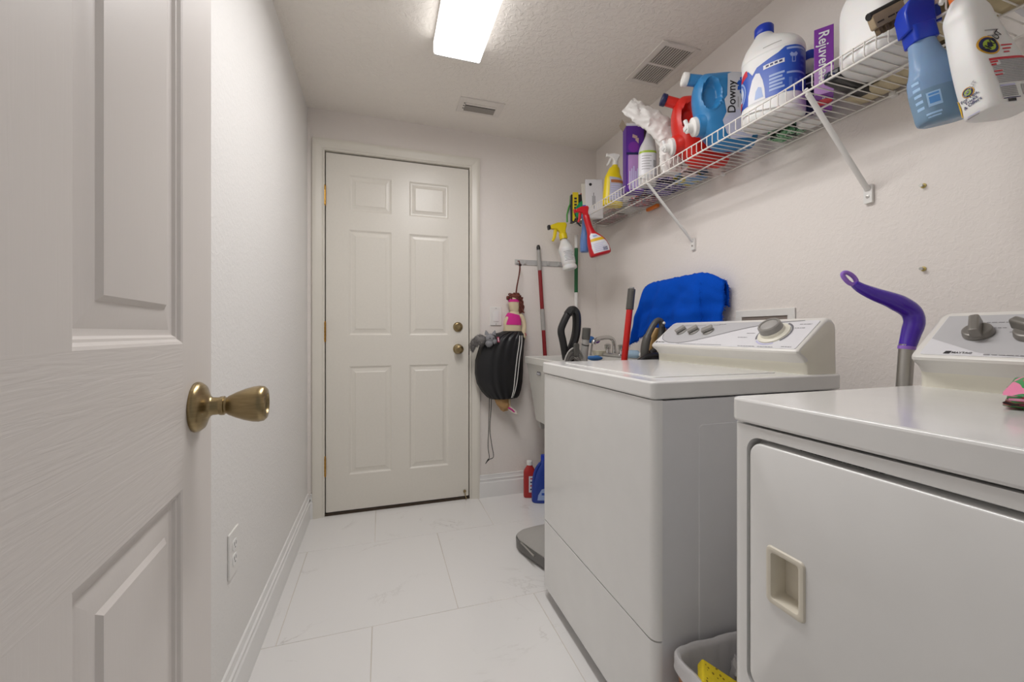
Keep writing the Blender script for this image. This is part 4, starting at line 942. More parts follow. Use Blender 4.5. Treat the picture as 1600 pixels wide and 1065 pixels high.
B.rect(q, -.034, .047, -.004, .0515, .001, 6)
for i in range(6): B.rect(q, -.034, .0425-i*.0045, -.003, .0455-i*.0045, .0009, 5)
B.rect(q, -.034, .0145, .0, .0165, .0011, 7); B.rect(q, -.026, .006, -.010, .0135, .0011, 4)
B.rect(q, .008, .022, .034, .048, .0009, 8)
for i in range(7): B.rect(q, .0095, .0235+i*.0036, .0325, .0252+i*.0036, .0012, 5)
for i in range(3): B.rect(q, -.002, .150-i*.008, .022-.006*i, .153-i*.008, .0009, 3)
for zz in (.175, .188): B.rect(q, -.02, zz, .008, zz+.0022, .0009, 5)
B.rect = _r
LS = -.0775
emblem(LS, .052, .0085, 40, 5)
for s_, zz, u in (('For Tips,', .0415, 0), ('Tricks', .0345, .001), ('& Offers', .0275, .002)): B.word(q, s_, .0085, LS+u, zz, 8, .0013, 7)
B.rect(q, LS-.010, .0065, LS+.010, .008, .001, 6); B.rect(q, LS-.010, .0035, LS+.010, .0045, .001, 5)
B.patch(q, [(LS-.026,.015),(LS-.020,.012),(LS-.018,.03),(LS-.020,.045),(LS-.026,.05)], .0012, 9)
q.build('label', [mat('amber_print', 'e0a832', .4), LBL_N, LBL_GR, LBL_R, LBL_K, LBL_G, LBL_LAV, LBL_N, mat('grey_barcode_ground', 'c9c7c6', .5), LBL_Y], t)

# ------------------------------------------------------------------ end wall: tool rack and what hangs there
rk = thing('tool_rack', 'narrow metal tool rack strip screwed to the end wall beside the door', 'rack', (1.015, YF, 1.473))
RK = mat('galvanised_strip', 'c9c8c6', .4, .25, scale=60)
MB().box((-.205,-.006,-.017),(.205,0,.017)).build('strip', RK, rk, bevel=.002)
for x in (-.19, -.14, -.035, .02, .10, .19):
    MB().prism([(-.008,-.012),(.008,-.012),(.008,.012),(-.008,.012)], -.014, -.006, M=T(x,0,0)).build('clip', RK, rk, bevel=.002)
t = thing('mop', 'maroon mop pole with a silver top and grip, leaning on the tool rack', 'mop', (0, 0, 0))
a, b = V((.962, 2.462, 1.585)), V((1.040, 2.40, .03)); pt = lambda f: a.lerp(b, f)
MB().cyl(pt(.02), pt(.97), .0125, n=16).build('pole', mat('maroon_painted_tube', '8a1c22', .3, scale=30), t)
MB().cyl(pt(.02), pt(.105), .0132, n=16).build('upper_sleeve', LGREYP, t); MB().cyl(pt(.265), pt(.352), .0145, n=16).build('grip_sleeve', LGREYP, t)
q = MB(); q.tube([pt(0), pt(.008), pt(.022)], [.008,.0125,.0125], 14); q.build('end_cap', BLACKP, t)
q = MB(); q.box((.99,2.30,.0),(1.09,2.455,.03)); q.build('mop_head', GREYP, t, bevel=.006)
t = thing('broom', 'broom with a green and white striped pole standing in the corner', 'broom', (1.213, 2.43, 0))
q = MB(); zs = [(.05,1.0,1),(1.0,1.105,0),(1.105,1.30,1),(1.30,1.56,0),(1.56,1.66,1)]
for z0, z1, w in ((.05,1.04,0),(1.04,1.285,1),(1.285,1.575,0),(1.575,1.66,1)): MB().cyl((.002*z0,0,z0), (.002*z1,0,z1), .0118, n=14).build('pole_section', [mat('green_painted_pole', '1d6b3c', .35), WPLAST][w], t)
q = MB(); q.prism([(-.11,.0),(.11,.0),(.07,.10),(-.07,.10)], -.02, .02); q.build('bristle_head', mat('green_bristles', '2f7a4a', .9, scale=200, bump=.5), t)

# doll shaped bag holder
dh = thing('bag_holder', 'fabric doll bag holder with a bulging black skirt hanging from the tool rack', 'bag holder', (.79, 2.44, 1.457))
SKIN = mat('cream_doll_fabric', 'd8c8a8', .9, scale=250, bump=.3); PINK = mat('hot_pink_fabric', 'd22e8c', .85, scale=300, bump=.3); HAIR = mat('auburn_yarn', '6e3a30', .9, scale=200, var=.3)
q = MB(); pth = [(.033,-.015,0),(.030,-.03,-.03),(.024,-.03,-.08),(.014,-.022,-.14),(.008,-.02,-.19)]
for k in range(3): q.tube([V(p)+V((.0028*cos(2*pi*k/3+i*1.9), .0028*sin(2*pi*k/3+i*1.9), 0)) for i, p in enumerate(spline(pth, 8))], .0030, 6)
q.tube([(.033,-.015,0),(.034,-.004,.014),(.030,.010,.016)], .003, 6); q.build('hanging_braid', HAIR, dh)
MB().ball((.032,-.028,-.014), .009, 10, 8).build('braid_knot', mat('dark_yarn', '3a2422', .9), dh)
hd = Bottle([(-.305,-.002,-.02,.025,.022,2),(-.285,-.004,-.02,.030,.026,2),(-.255,-.006,-.02,.034,.030,2),(-.225,-.006,-.02,.034,.030,2),(-.205,-.006,-.02,.024,.022,2),(-.2,-.006,-.02,.01,.01,2)])
hd.body().build('head', SKIN, dh, ang=80)
q = MB(); q.loft([[V((p.x*1.06+.0004, (p.y+.02)*1.06-.02, z)) for p in hd.ring(hd.sec(-.238))] for z in (-.246,-.241,-.232,-.229)]); q.build('headband', PINK, dh)
q = MB(); rnd = random.Random(4)
q.ball((-.003,-.022,-.211), (.036,.032,.021), 18, 10); q.ball((.022,-.012,-.235), (.018,.020,.030), 14, 10)
for i in range(110):
    a = rnd.uniform(0, 2*pi); z0 = rnd.uniform(-.232,-.196); r0 = .036 if z0 < -.21 else .026
    c = V((-.006+r0*cos(a), -.02+r0*.85*sin(a), z0)); ps = []
    if i < 45: L_ = .02; dn = 0
    else: c = V((.028+rnd.uniform(-.012,.014), -.022+rnd.uniform(-.014,.014), -.215)); L_ = rnd.uniform(.05,.10); dn = 1
    for j in range(12):
        f = j/11; ps.append(c+V((.006*cos(9*f+a)+(.004*cos(a) if not dn else .012*f), .006*sin(9*f+a), (-L_*f if dn else .012*sin(3*f)-.01*f))))
    q.tube(ps, .0032, 5)
tag(q.build('curly_hair', HAIR, dh), None, None, kind='stuff')
bd = Bottle([(-.445,-.022,-.02,.058,.036,2.2),(-.425,-.018,-.02,.056,.036,2.2),(-.395,-.016,-.02,.054,.036,2.2),(-.365,-.014,-.02,.050,.034,2.2),(-.335,-.008,-.02,.044,.030,2.1),(-.315,-.004,-.02,.034,.026,2),(-.300,-.003,-.02,.022,.02,2)])
bd.body().build('torso', SKIN, dh, ang=80)
q = MB(); q.loft([[V((p[0]+(w.x-p[0])*1.045, p[1]+(w.y-p[1])*1.06, w.z-.012*((w.x+.0)/.05)*(1 if z > -.35 else .1))) for w in bd.ring(bd.sec(z)) for p in [(bd.sec(z)[1], bd.sec(z)[2])]] for z in (-.388,-.375,-.36,-.345,-.330,-.322)]); q.build('pink_top', PINK, dh, ang=70)
for sx, pts in ((1, [(.028,-.03,-.322),(.048,-.034,-.35),(.056,-.036,-.395),(.050,-.040,-.44),(.060,-.036,-.475)]), (-1, [(-.042,-.03,-.335),(-.060,-.028,-.37),(-.058,-.03,-.41),(-.050,-.04,-.44)])):
    q = MB(); q.tube(spline(pts, 5), [.012]*2+[.0145]*(len(spline(pts, 5))-5)+[.012,.010,.006], 12); q.build('arm', SKIN, dh)
q = MB(); q.tube([(.050,-.040,-.437),(.056,-.038,-.455)], .0145, 12); q.build('bracelet', mat('rose_trim', 'b8505e', .8), dh)
q = MB(); rings = []; NB = 96
for z, cx, a, b, pl in ((-.425,-.018,.060,.042,.0),(-.432,-.020,.068,.048,.10),(-.445,-.040,.100,.058,.10),(-.470,-.066,.122,.066,.07),(-.52,-.085,.138,.070,.04),(-.60,-.100,.149,.072,.022),(-.68,-.102,.150,.072,.02),(-.74,-.098,.142,.068,.022),(-.79,-.088,.122,.060,.035),(-.825,-.078,.098,.050,.06),(-.838,-.074,.080,.042,.09),(-.834,-.074,.050,.026,.06)):
    rings.append([(cx+a*(1+pl*(.5*sin(k*13*2*pi/NB)+.5*sin(k*21*2*pi/NB+1)))*cos(2*pi*k/NB), -.026+b*(1+pl*sin(k*17*2*pi/NB))*sin(2*pi*k/NB)*(1 if sin(2*pi*k/NB) < 0 else .95), z) for k in range(NB)])
R2 = []
for i in range(len(rings)-1):
    for f in (0, .34, .67): R2.append([V(a).lerp(V(b), f) for a, b in zip(rings[i], rings[i+1])])
R2.append([V(p) for p in rings[-1]])
sk = q.loft(R2).build('skirt', mat('black_satin_cloth', '17171a', .42, scale=40, bump=.25, stretch=(1,1,.25)), dh, ang=80)
for o_ in (0, .018):
    pth = [(.012+o_*.9,-.452),(.008+o_*1.1,-.50),(-.006+o_*1.1,-.58),(-.018+o_*1.1,-.67),(-.024+o_*1.0,-.73),(-.028+o_*.7,-.78),(-.036+o_*.4,-.83)]
    q = MB(); pp = []
    for x, z in [(p[0], p[1]) for p in spline([(x, z, 0) for x, z in pth], 5)]:
        # front of the skirt at (x, z)
        zs = [(-.425,-.018,.060,.042),(-.445,-.040,.100,.058),(-.470,-.066,.122,.066),(-.52,-.085,.138,.070),(-.60,-.100,.149,.072),(-.68,-.102,.150,.072),(-.74,-.098,.142,.068),(-.79,-.088,.122,.060),(-.838,-.074,.080,.042)]
        for A_, B_ in zip(zs, zs[1:]):
            if A_[0] >= z >= B_[0]:
                f = (A_[0]-z)/(A_[0]-B_[0]); cx, a, b = [A_[i]+(B_[i]-A_[i])*f for i in (1,2,3)]; break
        s2 = max(0, 1-((x-cx)/a)**2); pp.append((x, -.0285-b*math.sqrt(s2), z))
    q.tube(pp, .0026, 6); q.build('white_piping', WPLAST, sk)
q = MB()
for dx in (0, .012):
    q.tube(spline([(-.165+dx,-.03,-.80),(-.168+dx,-.032,-.90),(-.170+dx*.6,-.03,-1.02),(-.174+dx*2,-.028,-1.12),(-.166+dx*2.2,-.028,-1.19),(-.176+dx*.6,-.03,-1.205),(-.190,-.03,-1.228)], 5), .0022, 6)
q.ball((-.172,-.03,-1.206), .005, 8, 6); q.build('drawstring', BLACKP, dh)
crumple('bag_tuft', [(-.10,-.028,-.80),(-.085,-.03,-.845),(-.07,-.03,-.885),(-.062,-.03,-.915)], [.045,.048,.032,.020], .022, mat('tan_plastic_bag', 'b08a5a', .5, scale=40, bump=.4, var=.2), dh, seed=7, amp=.008)
q = MB(); q.tube(spline([(-.045,-.03,-.82),(-.042,-.032,-.87),(-.046,-.036,-.895)], 4), .011, 10); q.build('foot', SKIN, dh)
q = MB(); q.loft([[V((-.046,-.036,-.892))+V((.014,-.006,-.012))*(f*2.6)+V((.013*cos(a)*w, .012*sin(a)*w, .008*sin(a+.4)*w)) for a in [2*pi*k/14 for k in range(14)]] for f, w in ((-.4,.5),(-.2,1),(.3,1.15),(.8,1.2),(1.2,.9),(1.4,.3))]); sh_ = q.build('shoe', mat('white_shoe_felt', 'd9cfc6', .9), dh, ang=80)
q = MB(); q.tube([(-.052,-.05,-.892),(-.03,-.058,-.905),(-.012,-.056,-.925)], .005, 8); q.build('pink_laces', PINK, sh_)
# grey plush cat on the casing side
FUR = mat('grey_plush_fur', '7d7a78', .95, scale=200, bump=.8, var=.25)
ct = thing('plush_cat', 'small grey plush cat with a pink tag perched on the black skirt', 'plush toy', (.60, 2.362, .985))
def fur(o_mb, pts, n, ln_, seed):
    r_ = random.Random(seed); m_ = MB()
    for i in range(n):
        c, rad = r_.choice(pts); th, ph = r_.uniform(0, 2*pi), math.acos(r_.uniform(-1, 1))
        d = V((sin(ph)*cos(th), sin(ph)*sin(th), cos(ph))); p = V(c)+V((d.x*rad[0], d.y*rad[1], d.z*rad[2])); s_ = V((-d.y, d.x, .01)).normalized()*.0014
        tip = p+d*ln_+V((r_.uniform(-1,1), 0, r_.uniform(-1.2,.4)))*ln_*.5; m_.add([p-s_, p+s_, tip], [(0,1,2)])
    return m_
bl = [((-.045,0,-.005),(.040,.026,.030)),((-.078,0,-.024),(.026,.020,.024)),((-.090,0,-.048),(.016,.014,.022))]
q = MB()
for c, r in bl: q.ball(c, r, 16, 10)
bo = q.build('body', FUR, ct); tag(fur(q, bl, 900, .012, 2).build('fur', FUR, bo), None, None, kind='stuff')
FUR2 = mat('light_grey_plush', '8f8f92', .9, scale=200, bump=.5)
hl_ = [((.012,-.014,.002),(.030,.026,.028)),((.004,-.024,-.026),(.024,.018,.020)),((.034,-.026,-.014),(.017,.015,.014))]
q = MB()
for c, r in hl_: q.ball(c, r, 16, 10)
ho_ = q.build('head', FUR2, ct); tag(fur(q, hl_, 500, .006, 3).build('fur', FUR2, ho_), None, None, kind='stuff')
for x, rt in ((-.006, -14), (.036, 16)):
    q = MB(); q.lathe([(.014,0),(.010,.014),(.002,.028)], T(x,-.010,.024) @ Ry(rt) @ Mx.Diagonal((1,.5,1,1)), 12); q.build('ear', FUR2, ho_)
for x in (.006, .026): MB().ball((x,-.0395,.004), .0035, 8, 6).build('eye', BLACKP, ho_)
q = MB(); q.prism(rrect(-.006,-.016,.007,.016,.003), -.001, .001, M=T(.058,-.030,-.004) @ Ry(-8)); tg = q.build('ribbon_tag', mat('crimson_tag', 'b01c4c', .5), ct)
q = MB(); q.box((-.002,-.0016,-.011),(.003,-.0008,.011), M=T(.058,-.030,-.004) @ Ry(-8)); q.build('tag_print', LBL_W, tg)

# ------------------------------------------------------------------ utility sink
sk_ = thing('utility_sink', 'white plastic laundry sink on legs between the washing machine and the end wall', 'sink', (0, 0, 0))
def rr3(x0, y0, x1, y1, r, z): return [(x, y, z) for x, y in rrect(x0, y0, x1, y1, r)]
q = MB(); q.loft([rr3(.875,1.885,1.345,2.312,.04,.505), rr3(.835,1.852,1.370,2.340,.04,.80), rr3(.828,1.848,1.375,2.345,.04,.84), rr3(.820,1.840,1.388,2.352,.04,.843), rr3(.820,1.840,1.388,2.352,.04,.877), rr3(.826,1.846,1.382,2.346,.036,.880), rr3(.846,1.866,1.270,2.326,.03,.876), rr3(.862,1.880,1.262,2.315,.03,.83), rr3(.905,1.915,1.235,2.285,.03,.535)])
q.build('basin', mat('white_thermoplastic', 'dad8d2', .5, scale=100, bump=.04), sk_, ang=35)
for x in (1.01, 1.30):
    for y in (1.92, 2.20):
        q = MB(); q.loft([[(x+a, y+b, z) for a, b in ((-w,-w),(w,-w),(w,w),(-w,w))] for z, w in ((0,.014),(.51,.026))]); q.build('leg', WPLAST, sk_, bevel=.003)
q = MB(); q.prism([(-.02,-.03),(.05,-.03),(.02,.02),(-.03,.02)], -.02, .02, M=T(.91,2.25,.49)); q.build('leg_socket', LGREYP, sk_)
q = MB(); MS = T(.8318,2.12,.795) @ Rz(-90) @ Rx(-6)
flatpoly(q, rrect(-.027,-.0095,.027,.0095,.002), MS @ T(0,-.0015,0), 0)
for i in range(4): flatpoly(q, rrect(-.022+i*.0115,-.006,-.014+i*.0115,.003,.001), MS @ T(0,-.002,0), 1)
q.build('maker_label', [DKGREY, LBL_W], sk_)
fc = MB(); fc.box((1.305,2.06,.879),(1.365,2.26,.900)); fco = fc.build('faucet_base', CHROME, sk_, bevel=.006)
q = MB(); q.tube(spline([(1.335,2.16,.895),(1.332,2.16,.965),(1.30,2.155,.992),(1.235,2.14,.990),(1.185,2.13,.975),(1.178,2.128,.955)], 6), .0125, 14); q.build('spout', CHROME, fco)
for y in (2.085, 2.235): q = MB(); q.lathe([(.016,0),(.014,.02),(.019,.026),(.021,.05),(.010,.056),(0,.056)], T(1.335,y,.899), 16); q.build('tap_handle', CHROME, fco)
# things on the sink
def lump(name, label, cat, loc, size, m, seed, n=18, amp=.25):
    t = thing(name, label, cat, loc); mb = MB(); mb.ball((0,0,size[2]), size, n, 12)
    mb.v = [V((p.x, p.y, max(0, p.z)))*(1+amp*NZ.noise(p*26+V((seed,0,0)))) for p in mb.v]; mb.build(name.split('_')[-1]+'_body', m, t, ang=70); return t
lump('blue_rag', 'blue rag lying on the near rim of the laundry sink', 'rag', (1.035,1.853,.8795), (.045,.012,.013), mat('blue_rag_cloth', '3f74b0', .9, scale=300, bump=.6), 3)
t = thing('scrub_sponge', 'blue and purple sponge on a stick propped behind the sink faucet', 'sponge', (1.262, 2.335, .8805))
MB().ball((-.01,-.035,.098), (.026,.022,.022), 14, 10).build('blue_sponge', mat('blue_sponge_mesh', '3a6aa8', .9, scale=200, bump=.8), t); MB().ball((.032,-.038,.092), (.020,.018,.018), 14, 10).build('purple_sponge', mat('purple_sponge_mesh', '7a4aa8', .9, scale=200, bump=.8), t)
q = MB(); q.tube([(.008,0,.0),(.006,-.02,.06),(.010,-.034,.096)], .006, 8); q.build('stick', LGREYP, t)
t = thing('soap_dish', 'cream soap dish on the back ledge of the laundry sink', 'dish', (1.325, 2.30, .8805))
q = MB(); o_ = rrect(-.05,-.035,.05,.035,.015); q.loft([[(x*.85, y*.85, 0) for x, y in o_], [(x, y, .028) for x, y in o_], [(x*.92, y*.9, .028) for x, y in o_], [(x*.8, y*.8, .006) for x, y in o_]]); q.build('dish', mat('cream_ceramic', 'd8d2bd', .35), t, ang=40)
MB().prism(rrect(-.035,.006,.035,.03,.008), -.02, .02).build('soap_bar', mat('soap', 'e5e0cf', .5), t, bevel=.006)
t = thing('light_blue_bottle', 'pale blue plastic bottle lying on the wall ledge of the laundry sink', 'bottle', (1.325, 1.955, .9035), (R(90), 0, R(12)))
q = MB(); q.lathe([(.018,-.07),(.022,-.066),(.022,.03),(.012,.045),(.011,.055)], n=20); q.build('bottle_body', mat('pale_blue_plastic', 'a8c4da', .35), t); q = MB(); q.lathe([(.013,.055),(.013,.072),(0,.073)], n=16); q.build('cap', WPLAST, t)

# ------------------------------------------------------------------ between sink and washing machine
vc = thing('upright_vacuum', 'grey upright vacuum with a black loop handle and coiled cord behind the washing machine', 'vacuum', (0, 0, 0))
hp = [(.605,1.80),(.607,1.845),(.625,1.872),(.67,1.885),(.78,1.88),(.90,1.83),(.92,1.72),(.89,1.60),(.78,1.565),(.68,1.60),(.645,1.67),(.622,1.74)]
hs = [tuple(p[:2]) for p in spline([(x, y, 0) for x, y in hp+[hp[0]]], 4)][:-1]; cx, cy = .77, 1.73
q = MB(); q.loft([[(cx+(x-cx)*f, cy+(y-cy)*f, z) for x, y in hs] for z, f in ((.008,.93),(.014,.985),(.05,1.0),(.056,.99))]); q.build('floor_head_bumper', mat('mid_grey_bumper', '6f6d6a', .45, scale=60), vc, ang=40)
q = MB(); q.loft([[(cx+(x-cx)*f+(.02 if f < .8 else 0), cy+(y-cy)*f, z+(.012 if x < .7 else 0)*0) for x, y in hs] for z, f in ((.0555,.965),(.062,.975),(.075,.90),(.098,.68),(.115,.45),(.12,.2))]); q.build('floor_head_cover', LGREYP, vc, ang=50)
q = MB(); q.tube([(.63,1.66,.055),(.612,1.78,.058),(.64,1.868,.058)], .004, 6); q.build('chrome_strip', SILVER, vc)
q = MB(); q.loft([[(.842+off+x*w, 1.70+y*w, z) for x, y in rrect(-.075,-.075,.075,.075,.04)] for z, w, off in ((.09,.55,-.02),(.16,.9,-.02),(.30,1,-.015),(.62,.92,-.005),(.72,.7,0),(.78,.36,.0),(.90,.22,.0))]); q.build('upright_body', GREYP, vc, ang=45)
lp_ = [(.800,.90),(.785,.98),(.775,1.025),(.782,1.055),(.808,1.105),(.826,1.126),(.842,1.122),(.852,1.10),(.853,1.05),(.845,1.0),(.825,.94),(.815,.88)]
q = MB(); q.tube([(p[0], 1.70, p[1]) for p in spline([(x, z, 0) for x, z in lp_], 5)], .0165, 10, up=(0,1,0), flat=1.0); 
for yy in (-.009, .009): q.tube([(p[0], 1.70+yy, p[1]) for p in spline([(x, z, 0) for x, z in lp_[4:]], 5)], .0165, 8)
q.tube([(.81,1.70,.93),(.822,1.70,.86),(.83,1.70,.76)], [.018,.022,.03], 12); q.build('loop_handle', BLACKP, vc)
for k in range(6):
    q = MB(); w = .026+.0055*k; pts = [(.824+w*1.0*cos(a)-.001*k, 1.672-.0045*k, .860+w*1.75*sin(a)) for a in [2*pi*j/28 for j in range(28)]]; q.tube(pts+[pts[0], pts[1]], .0038, 6); q.build('cord_coil', [GREYP, LGREYP][k % 2], vc)
q = MB(); q.prism(rrect(-.011,-.03,.011,.03,.008), -.008, .008, M=T(.820,1.636,.945)); q.lathe([(0,0),(.007,0),(.007,.003),(0,.003)], T(.821,1.627,.922) @ Rx(90), 14); q.build('cord_hook', CHARP, vc, bevel=.002)
q = MB(); q.cyl((.862,1.70,.62), (.874,1.65,1.0), .0165, n=18); wd = q.build('wand', LGREYP, vc); q = MB(); q.cyl((.8738,1.651,.992), (.8752,1.645,1.043), .0185, n=18); q.build('wand_grip', CHARP, wd, bevel=.002)
q = MB(); q.cyl((.8730,1.6545,.966),(.8734,1.6528,.971), .0172, n=18); q.build('wand_ring', CHARP, wd)

t = thing('floor_mop', 'red pole with a grey foam grip leaning behind the washing machine', 'mop', (0, 0, 0))
a, b = V((1.178, 1.748, 1.238)), V((1.045, 1.77, .02)); pt = lambda f: a.lerp(b, f)
MB().cyl(pt(.05), pt(.98), .0155, n=18).build('pole', mat('red_enamel_tube', 'd02420', .3), t); q = MB(); q.cyl(pt(.0), pt(.085), .0185, n=18); q.build('grip', CHARP, t, bevel=.003)
q = MB(); q.cyl(pt(-.006), pt(.001), .012, n=16); q.build('end_cap', LGREYP, t); MB().box((.98,1.72,0),(1.12,1.815,.028)).build('mop_head', GREYP, t, bevel=.006)

cc = thing('carpet_cleaner', 'grey loop handled carpet cleaner with a tan body behind the washing machine', 'carpet cleaner', (0, 0, 0))
TAN = mat('tan_gold_plastic', 'b8935a', .4, scale=30)
Q = lambda pts, y: [(p[0], y, p[1]) for p in spline([(x, z, 0) for x, z in pts], 5)]
q = MB(); q.tube(Q([(1.165,.80),(1.160,.88),(1.158,.945),(1.172,1.0),(1.20,1.05),(1.225,1.077),(1.247,1.074),(1.252,1.05),(1.246,1.01),(1.232,.97),(1.21,.94),(1.186,.925)], 1.615), [.019]*16+[.0135]*40, 12, up=(0,1,0)); q.build('loop_handle', CHARP, cc)
q = MB(); q.tube(Q([(1.252,1.05),(1.247,1.0),(1.225,.955),(1.195,.93)], 1.606), .0095, 10); q.build('black_grip_insert', BLACKP, cc)
q = MB(); q.ball((1.249,1.596,1.066), .007, 10, 8); q.build('trigger_button', WPLAST, cc)
q = MB(); q.loft([[(1.232+o_+x*w, 1.665+y*w2, z) for x, y in rrect(-.05,-.05,.05,.05,.03)] for z, w, w2, o_ in ((.12,2.2,1.9,.0),(.30,2.0,1.8,.0),(.55,1.7,1.5,.0),(.75,1.3,1.1,.01),(.85,1.0,.7,.01),(.92,.75,.5,.01),(1.0,.85,.45,.03),(1.045,.6,.4,.045))]); q.build('tan_body', TAN, cc, ang=45)
q = MB(); q.loft([rr3(1.08,1.53,1.345,1.80,.05,.01), rr3(1.075,1.525,1.35,1.805,.05,.06), rr3(1.11,1.56,1.33,1.78,.04,.13)]); q.build('floor_head', CHARP, cc, ang=40)
q = MB(); q.tube(spline([(1.075,1.585,.80),(1.085,1.575,.87),(1.125,1.57,.905),(1.18,1.568,.918),(1.235,1.57,.905),(1.262,1.575,.87),(1.26,1.59,.80)], 8), .0155, 12)
for i in range(3): q.tube(spline([(1.10+.03*i,1.565,.87),(1.16+.025*i,1.558,.905),(1.23,1.56,.885)], 6), .007, 8)
q.build('hose', BLACKP, cc)

# towel on a short wall bar
tb = thing('towel_bar', 'short wall bar under the blue towel on the right wall', 'towel bar', (XR, 0, 1.255))
MB().cyl((-.055,1.46,0), (-.055,1.80,0), .007, n=12).build('bar', CHROME, tb)
for y in (1.48, 1.78): MB().cyl((0,y,0), (-.055,y,0), .009, n=12).build('post', CHROME, tb)
tw = thing('towel', 'bright blue frayed towel draped over a bar on the right wall', 'towel', (0, 0, 0))
def colpt(s):
    k = [(0, (1.835,1.258),(1.955,.955)), (.12, (1.805,1.268),(1.905,.985)), (.55,(1.60,1.271),(1.655,1.045)), (.80,(1.455,1.272),(1.46,1.03)), (.9,(1.40,1.255),(1.40,1.04)), (1,(1.345,1.228),(1.35,1.055))]
    for a, b in zip(k, k[1:]):
        if a[0] <= s <= b[0]:
            f = (s-a[0])/(b[0]-a[0]); return [V(a[i]).lerp(V(b[i]), f) for i in (1, 2)]
nS, nT = 64, 40; vs = []; fs = []
for i in range(nS+1):
    s = i/nS; A_, B_ = colpt(s)
    for j in range(nT+1):
        tt = -.55+1.55*j/nT; p = A_.lerp(B_, abs(tt)); ar_ = .028
        x = 1.336-ar_*math.tanh(tt*14)
        dz = .014*math.exp(-(tt*10)**2)
        wv = .016*abs(tt)*sin(s*17+tt*3)+.006*abs(tt)*sin(s*41+tt)+.010*NZ.noise(V((s*9, tt*5, 1)))*min(1, abs(tt)*5)
        if s > .8: x += (s-.8)/.2*.035*(1 if tt > 0 else .2)
        vs.append((min(x+wv*(-1 if tt > 0 else .3), 1.39), p[0], p[1]+dz+.004*NZ.noise(V((s*30, tt*9, 4)))))
for i in range(nS):
    for j in range(nT): fs.append((i*(nT+1)+j, (i+1)*(nT+1)+j, (i+1)*(nT+1)+j+1, i*(nT+1)+j+1))
to = MB().add(vs, fs).build('cloth', TOWELB, tw, ang=180); md = to.modifiers.new('thick', 'SOLIDIFY'); md.thickness = .006; md.offset = 0
q = MB(); rf = random.Random(5)
edge = [vs[i*(nT+1)+nT] for i in range(nS+1)]+[vs[nS*(nT+1)+j] for j in range(nT+1)]+[vs[(nS-11)*(nT+1)+j] for j in range(18, nT+1)]
for e in edge:
    for k in range(5):
        p = V(e)+V((rf.uniform(-.002,.002), rf.uniform(-.004,.004), rf.uniform(-.003,.003))); d = V((rf.uniform(-.7,.2), rf.uniform(-.9,.4), rf.uniform(-1,.1)))*rf.uniform(.006,.014); q.tube([p, p+d*.6+V((0,rf.uniform(-.002,.002),0)), p+d], [.0011,.0009,.0005], 4)
tag(q.build('frayed_fringe', TOWELB, tw), None, None, kind='stuff')

# ------------------------------------------------------------------ purple mop between the machines
pm = thing('spray_mop', 'silver pole with a curved glossy purple handle between washer and dryer', 'mop', (0, 0, 0))
MB().cyl((1.165,.685,.02), (1.228,.663,.992), .0155, n=20).build('pole', SILVER, pm)
hpnt = [(1.228,.663,.985),(1.239,.6605,1.02),(1.246,.658,1.05),(1.238,.663,1.076),(1.205,.676,1.098),(1.165,.692,1.115),(1.135,.704,1.130),(1.118,.711,1.143)]
hpp = spline(hpnt, 6); rr_ = [.0165+.004*min(1, i/8) if i < 24 else .0195-.0105*((i-24)/(len(hpp)-25)) for i in range(len(hpp))]
hd_ = MB().tube(hpp, rr_, 18, up=(0,1,0)).build('curved_handle', PURPH, pm, ang=60)
MB().cyl((1.2272,.6634,.980),(1.2280,.663,.988), .0172, n=20).build('collar_ring', LILAC, pm)
q = MB(); lo_ = [(1.122,.709,1.139),(1.108,.7145,1.143),(1.096,.720,1.158),(1.094,.721,1.168),(1.102,.717,1.170),(1.114,.712,1.162),(1.122,.709,1.150)]
lpp = spline(lo_+[lo_[0]], 4); q.tube(lpp, .0052, 10); q.build('hang_loop', LILAC, pm)
MB().box((1.09,.65,.0),(1.24,.735,.025)).build('mop_head', LILAC, pm, bevel=.006)

# ------------------------------------------------------------------ trash basket with liner and sponge
tc_ = thing('waste_basket', 'tan waste basket lined with a thin white bag between the two machines', 'waste basket', (.748, .690, 0))
q = MB(); o_ = rrect(-.122,-.088,.122,.088,.03); i_ = rrect(-.117,-.083,.117,.083,.027)
q.loft([[(x*.8, y*.8, 0) for x, y in o_], [(x*.99, y*.99, .284) for x, y in o_], [(x*.99, y*.99, .284) for x, y in i_], [(x*.8, y*.8, .006) for x, y in i_]]); q.build('basket', KRAFT, tc_, ang=40)
q = MB(); rings = []; o2 = []; base = rrect(-.1235,-.0895,.1235,.0895,.032, 10)
for i in range(len(base)):
    p_, q_ = base[i], base[(i+1) % len(base)]; k = max(1, int(math.hypot(q_[0]-p_[0], q_[1]-p_[1])/.006)); o2 += [(p_[0]+(q_[0]-p_[0])*j/k, p_[1]+(q_[1]-p_[1])*j/k) for j in range(k)]
for z, f, amp in ((.268,1.012,.004),(.276,1.004,.0035),(.288,1.004,.003),(.298,1.006,.002),(.3015,.985,.0012),(.299,.93,.0008),(.287,.895,.0012),(.262,.845,.0045),(.235,.77,.009),(.20,.66,.012),(.16,.5,.018),(.13,.15,.01)):
    rg = []
    for x, y in o2:
        n1 = NZ.noise(V((x*42, y*42, z*30))); n2 = NZ.noise(V((x*95, y*95, z*14+4))); n3 = NZ.noise(V((x*26, y*26, 9)))
        g_ = f*(1+amp*9*(n1+.6*n2)); rg.append((x*g_, y*g_, z+(.014*n3+.006*n2 if z < .27 and f > 1 else .0035*n3+amp*n1*.6)))
    rings.append(rg)
q.loft(rings, 0, False, True); q.build('bag_liner', BAGF, tc_, ang=55)
t = thing('crumpled_bag', 'grey crumpled plastic bag inside the lined waste basket', 'bag', (.795, .70, .205))
